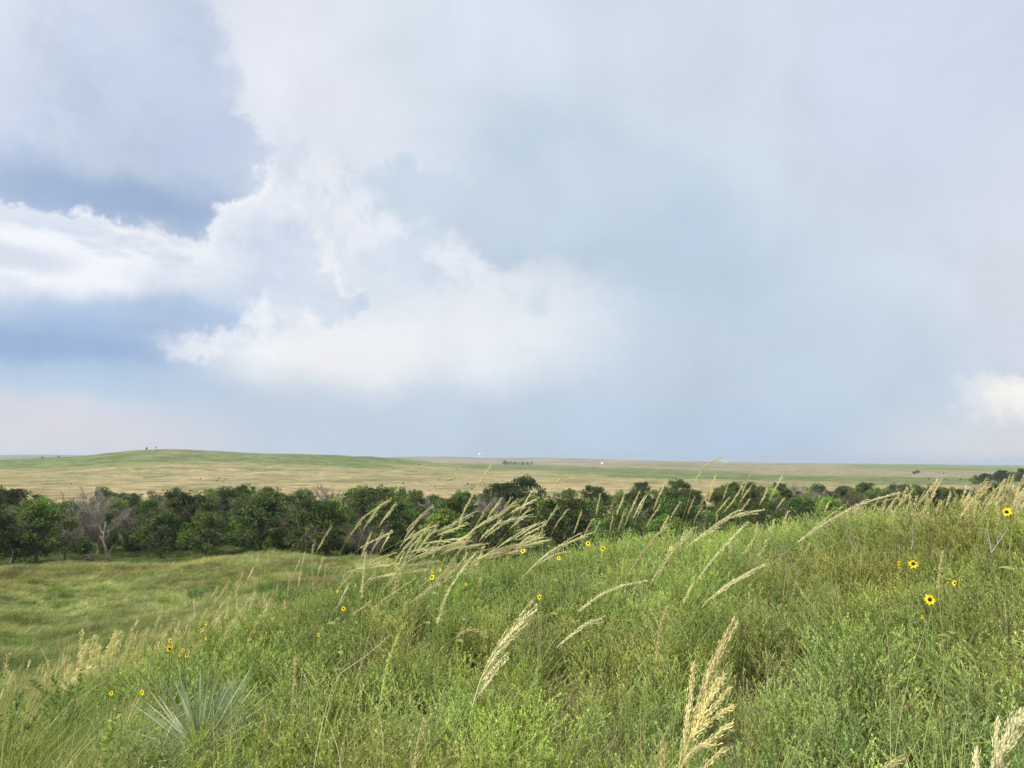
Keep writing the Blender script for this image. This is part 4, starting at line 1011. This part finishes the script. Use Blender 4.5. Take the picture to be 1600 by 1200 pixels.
S([(1470, 960), (1466, 925), (1468, 890), (1473, 862)], 3.6, 3.6, .4, 'spike', BUFF, TAN, .9, None, 1, 'buff stalk standing just behind the largest sunflower', FG)
S([(1290, 880), (1285, 850)], 4.5, 4.5, .4, 'spike', BUFF, TAN, .8, None, 0, 'short buff stalk behind the small leaning sunflower', FG) if False else None
S([(1060, 830), (1075, 785), (1082, 760), (1098, 732), (1131, 711)], 5.2, 5.4, .55, 'narrow', STRAW * 1.1, GST, 1.1, 11, 0, 'tallest yellowish head whose tip stands against the sky right of centre', FG)
S([(842, 800), (856, 775), (862, 762), (878, 748), (896, 740)], 5.0, 5.2, .35, 'narrow', STRAW * 1.1, GST, 1.1, 9, 0, 'yellow head with a bent side strand in front of the tall central tree', FG)

def cluster(specs, what, group):
    """specs: list of (root x, root y, tip x, tip y, distance, style, colour)"""
    for rx, ry, tx, ty, r_, st, col in sorted(specs, key=lambda s: s[2]):
        h = ry - ty; arch = rng.uniform(.0, .18)
        mx, my = rx + (tx - rx) * (.45 - arch * .6), ry + (ty - ry) * (.5 + arch * .5)
        stalk([(rx, ry), (mx, my), (tx, ty)], r_, r_ + rng.uniform(-.15, .25), rng.uniform(.42, .56), st, np.asarray(col) * rng.uniform(.88, 1.1), GST * rng.uniform(.9, 1.2), 1.0, None, 0, None, group)
    L_ = sorted([s for s in stalk_list if s[1] == group], key=lambda s: s[2])
    for i, s in enumerate(L_): s[0]['label'] = '%s, %s from the left' % (what, ordinal(i + 1))
ch = lambda *a: random.choice(a)
sp = []
for tx, ty, rx, ry in [(518, 819, 484, 872), (568, 806, 528, 862), (597, 783, 560, 856), (619, 785, 586, 835), (580, 830, 560, 880), (611, 829, 590, 870), (598, 828, 575, 868), (652, 812, 624, 860), (636, 850, 615, 882),
                       (686, 816, 650, 862), (673, 828, 640, 870), (765, 786, 735, 830), (782, 779, 756, 815), (798, 777, 770, 822), (658, 838, 632, 875)]:
    sp.append((rx - 6, ry + 30, tx, ty, rng.uniform(5.4, 6.4), 'medium', ch(STRAW, PALE)))
cluster(sp, 'pale head leaning right against the dark trees left of centre', 'heads against the trees left of centre')
sp = []
for i in range(56):
    rx = rng.uniform(500, 790) if i % 3 else rng.uniform(600, 760); ry = 905 - (rx - 500) * .07 + rng.uniform(-38, 24)
    a_ = R(rng.uniform(2, 64)); L_ = rng.uniform(50, 130)
    tx, ty = rx + 24 + L_ * math.cos(a_) * .86, ry - 14 - L_ * math.sin(a_)
    if tx > 868: tx = 868 - rng.uniform(0, 50)
    if ty < 772: ty = 772 + rng.uniform(0, 30)
    sp.append((rx, ry, tx, ty, rng.uniform(5.4, 6.6), ch('medium', 'medium', 'narrow', 'open'), ch(PALE, PALE, PALE * 1.1, STRAW)))
cluster(sp, 'cream head in the thick windblown sheaf at centre', 'thick windblown sheaf of heads at centre')
sp = []
for i in range(28):
    rx = rng.uniform(470, 700); ry = 985 - (rx - 470) * .25 + rng.uniform(-10, 25)
    a_ = R(rng.uniform(35, 75)); L_ = rng.uniform(65, 120)
    sp.append((rx, ry, rx + L_ * math.cos(a_), ry - L_ * math.sin(a_), rng.uniform(5.0, 6.4), ch('medium', 'narrow', 'narrow'), ch(PALE, BUFF, STRAW)))
cluster(sp, 'buff head rising from the sage below the thick central sheaf', 'heads below the central sheaf')
sp = []
for tx, ty, rx, ry in [(872, 788, 842, 850), (887, 795, 855, 850), (829, 769, 800, 830), (909, 797, 888, 850), (938, 813, 920, 850), (925, 812, 905, 852), (1000, 765, 968, 830), (976, 770, 955, 830), (958, 800, 950, 850),
                       (1010, 773, 985, 835), (1039, 753, 1012, 820), (1030, 790, 1000, 840), (1007, 775, 980, 832), (975, 798, 960, 848), (990, 785, 972, 840), (1062, 785, 1040, 825), (1045, 805, 1022, 840),
                       (1110, 762, 1082, 815), (1117, 743, 1100, 815), (1140, 750, 1120, 808), (1160, 759, 1130, 800), (1139, 777, 1105, 815), (1175, 736, 1150, 800), (1173, 760, 1150, 800), (1199, 762, 1180, 795), (1222, 743, 1196, 795),
                       (1172, 778, 1140, 815), (1148, 780, 1120, 815), (1098, 790, 1080, 822), (1085, 776, 1068, 825), (1226, 777, 1205, 800), (1280, 775, 1270, 795), (1295, 785, 1285, 800), (852, 812, 832, 860), (1120, 800, 1118, 825)]:
    sp.append((rx, ry + 15, tx, ty, rng.uniform(6.6, 8.0), ch('narrow', 'medium', 'narrow'), ch(PALE, STRAW, BUFF)))
cluster(sp, 'thin head on the crest before the dark trees right of centre', 'thin heads on the crest right of centre')
sp = []
for cx_, n_, sx, dy in [(1447, 8, 14, 0), (1405, 4, 16, 12), (1375, 3, 14, 16), (1500, 3, 14, 12), (1540, 13, 18, -1), (1592, 14, 14, -6), (1570, 4, 10, 8)]:
    for i in range(n_):
        rx = cx_ - 14 + rng.normal(0, sx); tx = rx + rng.uniform(8, 40); ty = 748 + dy + rng.uniform(-4, 26)
        sp.append((rx, ty + rng.uniform(48, 70), tx, ty, rng.uniform(6.4, 7.6), ch('medium', 'narrow', 'medium'), ch(BUFF, STRAW, BUFF)))
cluster(sp, 'buff head on the skyline of the right-hand ridge', 'buff heads on the right-hand ridge')
sp = []
for i in range(72):
    rx = rng.uniform(-10, 320) if i > 8 else rng.uniform(120, 250); t_ = rx / 310
    ty = 1052 - 84 * t_ + rng.uniform(-14, 34); L_ = rng.uniform(30, 62); tx = rx + rng.uniform(2, 16)
    sp.append((rx, ty + L_, tx, ty, rng.uniform(6.2, 7.9), ch('narrow', 'medium', 'medium'), ch(BUFF, STRAW, PALE)))
cluster(sp, 'small upright straw head in the fringe on the left slope', 'fringe of straw heads on the left slope')
sp = []
for tx, ty, rx, ry in [(340, 915, 316, 960), (358, 905, 330, 962), (352, 918, 328, 960), (347, 955, 332, 990), (342, 962, 330, 1000), (303, 936, 305, 975), (378, 895, 362, 955), (396, 886, 372, 950), (402, 905, 384, 960), (398, 925, 382, 968), (368, 925, 372, 985), (336, 935, 320, 970),
                       (428, 920, 418, 972), (434, 912, 424, 965), (412, 926, 404, 975), (445, 938, 440, 980), (468, 875, 452, 925), (470, 890, 460, 940), (452, 905, 446, 950), (476, 862, 468, 905), (504, 870, 490, 930), (510, 880, 500, 940)]:
    sp.append((rx, ry + 12, tx, ty, rng.uniform(5.6, 7.0), ch('narrow', 'medium'), ch(BUFF, PALE, STRAW)))
cluster(sp, 'straw head over the left slope in front of the knoll', 'straw heads in front of the knoll')

# ------------------------------------------------------------------ sunflowers
YEL, ORG = np.array([.95, .68, .015]), np.array([.75, .42, .02])
def sunflower(x, y, dpx, r_, face, label, droop=0.0, n=13, group='wild sunflowers in the sage'):
    rg = np.random.default_rng(int(x * 13 + y)); c = at(x, y, r_); Rf = dpx * r_ / FPX / 2 * (.72 if face > 60 else .84)
    gx = c[0] - rg.uniform(-.02, .05); gy = c[1] + rg.uniform(-.02, .05); base = np.array([gx, gy, float(gz(gx, gy))])
    root = empty('sunflower', base); c = c - base
    toC = unit(np.array(EYE) - (c + base)); rt = unit(np.cross([0, 0, 1.], toC))
    nrm = unit(toC * math.cos(R(face * .75)) - rt * math.sin(R(face * .75)) + np.array([0, 0, -droop + .1]))
    U = unit(np.cross(nrm, [.1, .2, 1.])); V = np.cross(nrm, U)
    mb = MB(); th = np.arange(n) * 2 * math.pi / n + rg.normal(0, .09, n)
    P = c + Rf * .28 * (np.cos(th)[:, None] * U + np.sin(th)[:, None] * V)
    D = unit(np.cos(th)[:, None] * U + np.sin(th)[:, None] * V + nrm * rg.normal(.1, .32, (n, 1)) - np.array([0, 0, .12]))
    Sd = np.cross(nrm, D); L_ = Rf * .80 * rg.uniform(.62, 1.15, n)[:, None]; wd = Rf * .22
    v = np.stack([P - Sd * wd * .5, P + Sd * wd * .5, P + D * L_ * .55 + Sd * wd + nrm * Rf * .05, P + D * L_ * .55 - Sd * wd + nrm * Rf * .05, P + D * L_ + Sd * wd * .15, P + D * L_ - Sd * wd * .15], 1).reshape(-1, 3)
    q = (np.arange(n) * 6)[:, None, None] + np.array([[0, 1, 2, 3], [3, 2, 4, 5]])[None]
    mb.add(v, q.reshape(-1, 4), np.repeat(YEL * rg.uniform(.85, 1.12, (n, 1)), 6, 0)); mb.obj('petals', M_petal, root)
    mb = MB(); k = 5; rs = np.array([.40, .40, .30, .16, .01]) * Rf; hs_ = np.array([-.06, .06, .15, .19, .20]) * Rf; tt = np.arange(12) * math.pi / 6
    v = np.array([c + nrm * hh + r2 * (math.cos(t) * U + math.sin(t) * V) for r2, hh in zip(rs, hs_) for t in tt])
    i = np.arange(k - 1)[:, None] * 12; j = np.arange(12)[None]
    mb.add(v, np.stack([i + j, i + (j + 1) % 12, i + 12 + (j + 1) % 12, i + 12 + j], -1).reshape(-1, 4), np.array([.030, .016, .010])); mb.obj('seed_disk', M_petal, root)
    mb = MB(); back = c - nrm * Rf * .12
    tube(mb, curve([[0, 0, 0], [c[0] * .4 + rg.normal(0, .02), c[1] * .4, c[2] * .5], back - [0, 0, Rf * .9] - nrm * Rf * .3, back], 12), np.linspace(.0035, .002, 12), np.array([.22, .29, .09]), 5)
    mb.obj('stem', M_stalk, root)
    mb = MB(); m = 9; th = np.arange(m) * 2 * math.pi / m; P = np.repeat(back[None], m, 0); D = unit(np.cos(th)[:, None] * U + np.sin(th)[:, None] * V - nrm * .2)
    leaves(mb, P, D, Rf * .6, Rf * .22, jcol([.12, .20, .06], m, .1, rg), rg); mb.obj('sepals', M_stalk, root)
    for q_ in range(3):
        hh = rg.uniform(.45, .85); ph = rg.uniform(0, 6.28); mb = MB(); p0 = np.array([c[0] * hh, c[1] * hh, c[2] * hh])
        ribbons(mb, p0[None], np.array([[math.cos(ph), math.sin(ph), .4]]), np.array([[0, 0, -.5]]), .065, .022, np.array([[.19, .27, .07]]), 4, taper=2.5, rg=rg); mb.obj('leaf', M_stalk, root)
    tag(root, label, 'sunflower', group)
for a_ in [
 (1573, 800, 13.5, 5.0, 5, 'open sunflower highest on the right, standing over the sage ridge'),
 (1427, 881, 14.5, 4.3, 8, 'round open sunflower facing the camera, left of the V of dead sticks'),
 (1405, 880, 9, 4.5, 70, 'half-turned pale sunflower just left of the round open one', .2),
 (1492, 911, 11, 4.1, 62, 'side-on sunflower right of and above the largest one'),
 (1481, 910, 4, 4.15, 75, 'tiny yellow bud beside the side-on sunflower at right'),
 (1453, 937, 17, 3.8, 18, 'largest sunflower, its lower petals drooping, in the right-hand sage', -.1),
 (1441, 964, 8, 3.8, 76, 'dull small sunflower just below the largest one'),
 (1289, 873, 9, 5.0, 72, 'small yellow flower seen from the side, alone left of the right-hand group', .3),
 (675, 902, 9.5, 5.0, 14, 'sunflower with a dark disk in the close pair left of centre'),
 (676, 893, 8, 5.05, 66, 'side-on sunflower on top of the close pair left of centre', .2),
 (688, 891, 6, 5.2, 55, 'small orange-yellow sunflower right of the close pair left of centre'),
 (537, 951, 9, 4.6, 60, 'side-on sunflower alone low on the left of centre', .2),
 (498, 992, 8, 4.0, 66, 'dull yellow sunflower lowest on the left of centre', .3),
 (556, 915, 6, 5.2, 66, 'faint yellow sunflower among the straw heads left of centre'),
 (527, 924, 6, 5.0, 70, 'orange-brown small flower left of the faint yellow one'),
 (728, 913, 7, 4.8, 66, 'browned small sunflower right of the long plain spike'),
 (843, 933, 10.5, 4.0, 50, 'tilted sunflower at the foot of the whitish stalk at centre', .3),
 (817, 861, 9.5, 5.4, 25, 'sunflower in front of the thick sheaf, left of the split arching head'),
 (919, 849, 9.5, 5.7, 20, 'left and higher one of the pair of sunflowers at centre'),
 (942, 857, 9.5, 5.6, 5, 'right and lower one of the pair of sunflowers at centre'),
 (873, 872, 7.5, 5.2, 15, 'small sunflower under the split arching head'),
 (1048, 857, 8, 5.4, 30, 'small sunflower behind the slender pale head right of centre'),
 (265, 1014, 10, 5.0, 4, 'sunflower facing the camera on the left slope, above the yucca'),
 (266, 1001, 9, 5.05, 64, 'side-on sunflower right above the camera-facing one on the left slope', .2),
 (285, 1016, 8, 5.0, 68, 'upper of two side-on sunflowers right of the camera-facing one on the left slope', .2),
 (282, 1023, 8, 4.95, 70, 'lower of two side-on sunflowers right of the camera-facing one on the left slope', .3),
 (292, 1024, 7, 5.0, 45, 'dim sunflower at the right end of the left-slope group'),
 (322, 974, 8, 5.6, 72, 'topmost yellow flower on the left slope', .4),
 (315, 985, 9, 5.5, 70, 'yellow flower just below the topmost one on the left slope', .3),
 (322, 998, 7, 5.4, 70, 'third flower down in the column above the yucca', .2),
 (187, 1117, 7, 3.9, 74, 'small lone yellow bloom in the grass at the lower left', .4),
 (174, 1083, 9, 4.2, 66, 'yellow-green bloom left of the pale blue-green stalk, left of two', .2),
 (222, 1082, 10, 4.2, 66, 'yellow-green bloom left of the pale blue-green stalk, right of two', .2)]:
    sunflower(*a_[:6], *(a_[6:]))

# ------------------------------------------------------------------ yucca, forbs
def yucca(x, y, r_):
    rg = np.random.default_rng(77); b = at(x, y, r_); b[2] = float(gz(b[0], b[1])) + .11
    root = empty('yucca', b); mb = MB(); n = 150
    ph = rg.uniform(0, 6.28, n); el = R(1) * rg.uniform(12, 78, n)
    D = np.stack([np.cos(ph) * np.cos(el), np.sin(ph) * np.cos(el), np.sin(el)], -1)
    ribbons(mb, D * .03, D, rg.normal(0, .03, (n, 3)) + [0.03, 0, -.05], rg.uniform(.36, .50, n), .013, jcol([.33, .38, .26], n, .14, rg), 4, taper=2.6, rg=rg)
    mb.obj('leaves', M_stalk, root)
    mb = MB(); n = 22; ph = rg.uniform(0, 6.28, n); D = unit(np.stack([np.cos(ph), np.sin(ph), rg.uniform(.0, .5, n)], -1))
    ribbons(mb, D * .03, D, np.tile([0, 0, -.25], (n, 1)), rg.uniform(.25, .4, n), .010, jcol([.40, .36, .28], n, .15, rg), 4, rg=rg); mb.obj('dead_leaves', M_stalk, root)
    tag(root, 'pale blue-green yucca with stiff leaves fanned out, at lower left', 'yucca')
yucca(316, 1108, 4.3)
def forb(x, y, r_, col, H_, label, nl=60, name='leafy_plant', L=.035, W=.012):
    rg = np.random.default_rng(int(x)); b = at(x, y, r_); b[2] = float(gz(b[0], b[1])); root = empty(name, b)
    sb, lb = MB(), MB()
    for i in range(4):
        e = np.array([rg.normal(0, .09), rg.normal(0, .09), H_ * rg.uniform(.75, 1)]); c_ = curve([[0, 0, 0], e * [.3, .3, .5], e], 9); tube(sb, c_, .002, [.16, .17, .07], 4)
        m = nl; t = rg.uniform(.25, 1, m) * 8; i0 = np.minimum(t.astype(int), 7); P = c_[i0] + (c_[i0 + 1] - c_[i0]) * (t - i0)[:, None]
        leaves(lb, P, rg.normal(0, 1, (m, 3)) * [1, 1, .4] + [0, 0, .5], rg.uniform(.6, 1.2, m) * L, W, jcol(col, m, .18, rg), rg)
    sb.obj('stems', M_stalk, root); lb.obj('leaves', M_stalk, root); tag(root, label, 'plant')
forb(170, 1075, 4.2, [.26, .33, .09], .50, 'yellow-green bushy plant in the grass at the lower left', 90)
forb(8, 1195, 2.6, [.42, .20, .07], .46, 'orange-red plant at the lower left edge of the photo')
forb(1322, 1100, 2.4, [.09, .22, .04], .42, 'bright green broad-leaved plant low in the right-hand sage', 26, L=.055, W=.022)
forb(885, 860, 6.0, [.20, .13, .09], .62, 'brown seedy weed on the crest left of the pair of sunflowers', 50, L=.018, W=.012)
forb(12, 1075, 5.4, [.11, .19, .06], .55, 'dark green upright weed at the left edge among the straw fringe', 60)
forb(115, 1045, 6.0, [.11, .19, .06], .50, 'dark green upright weed in the middle of the straw fringe', 60)
print('objects', len(bpy.data.objects), 'stalks', ns_, 'trees', len(trees))

# ------------------------------------------------------------------ haze over the far land
HZ = True
if HZ:
    mb = MB(); box(mb, -13500, 13500, -13500, 13500, float(ZG.min()) - 1, float(max(ZG.max(), TOWER_TOP)) + 3)
    m = bpy.data.materials.new('haze_air'); m.use_nodes = True; t = m.node_tree; t.nodes.clear(); g = G(t)
    v = g.n('ShaderNodeVolumePrincipled', Color=(.72, .82, .97, 1), Density=0.00011, Anisotropy=0.2); o_ = g.n('ShaderNodeOutputMaterial'); t.links.new(v.outputs[0], o_.inputs['Volume'])
    m.cycles.volume_sampling = 'DISTANCE'; m.cycles.homogeneous_volume = True
    o = mb.obj('haze', m); tag(o, 'pale blue air between the near hill and the far hills', 'haze', kind='stuff')
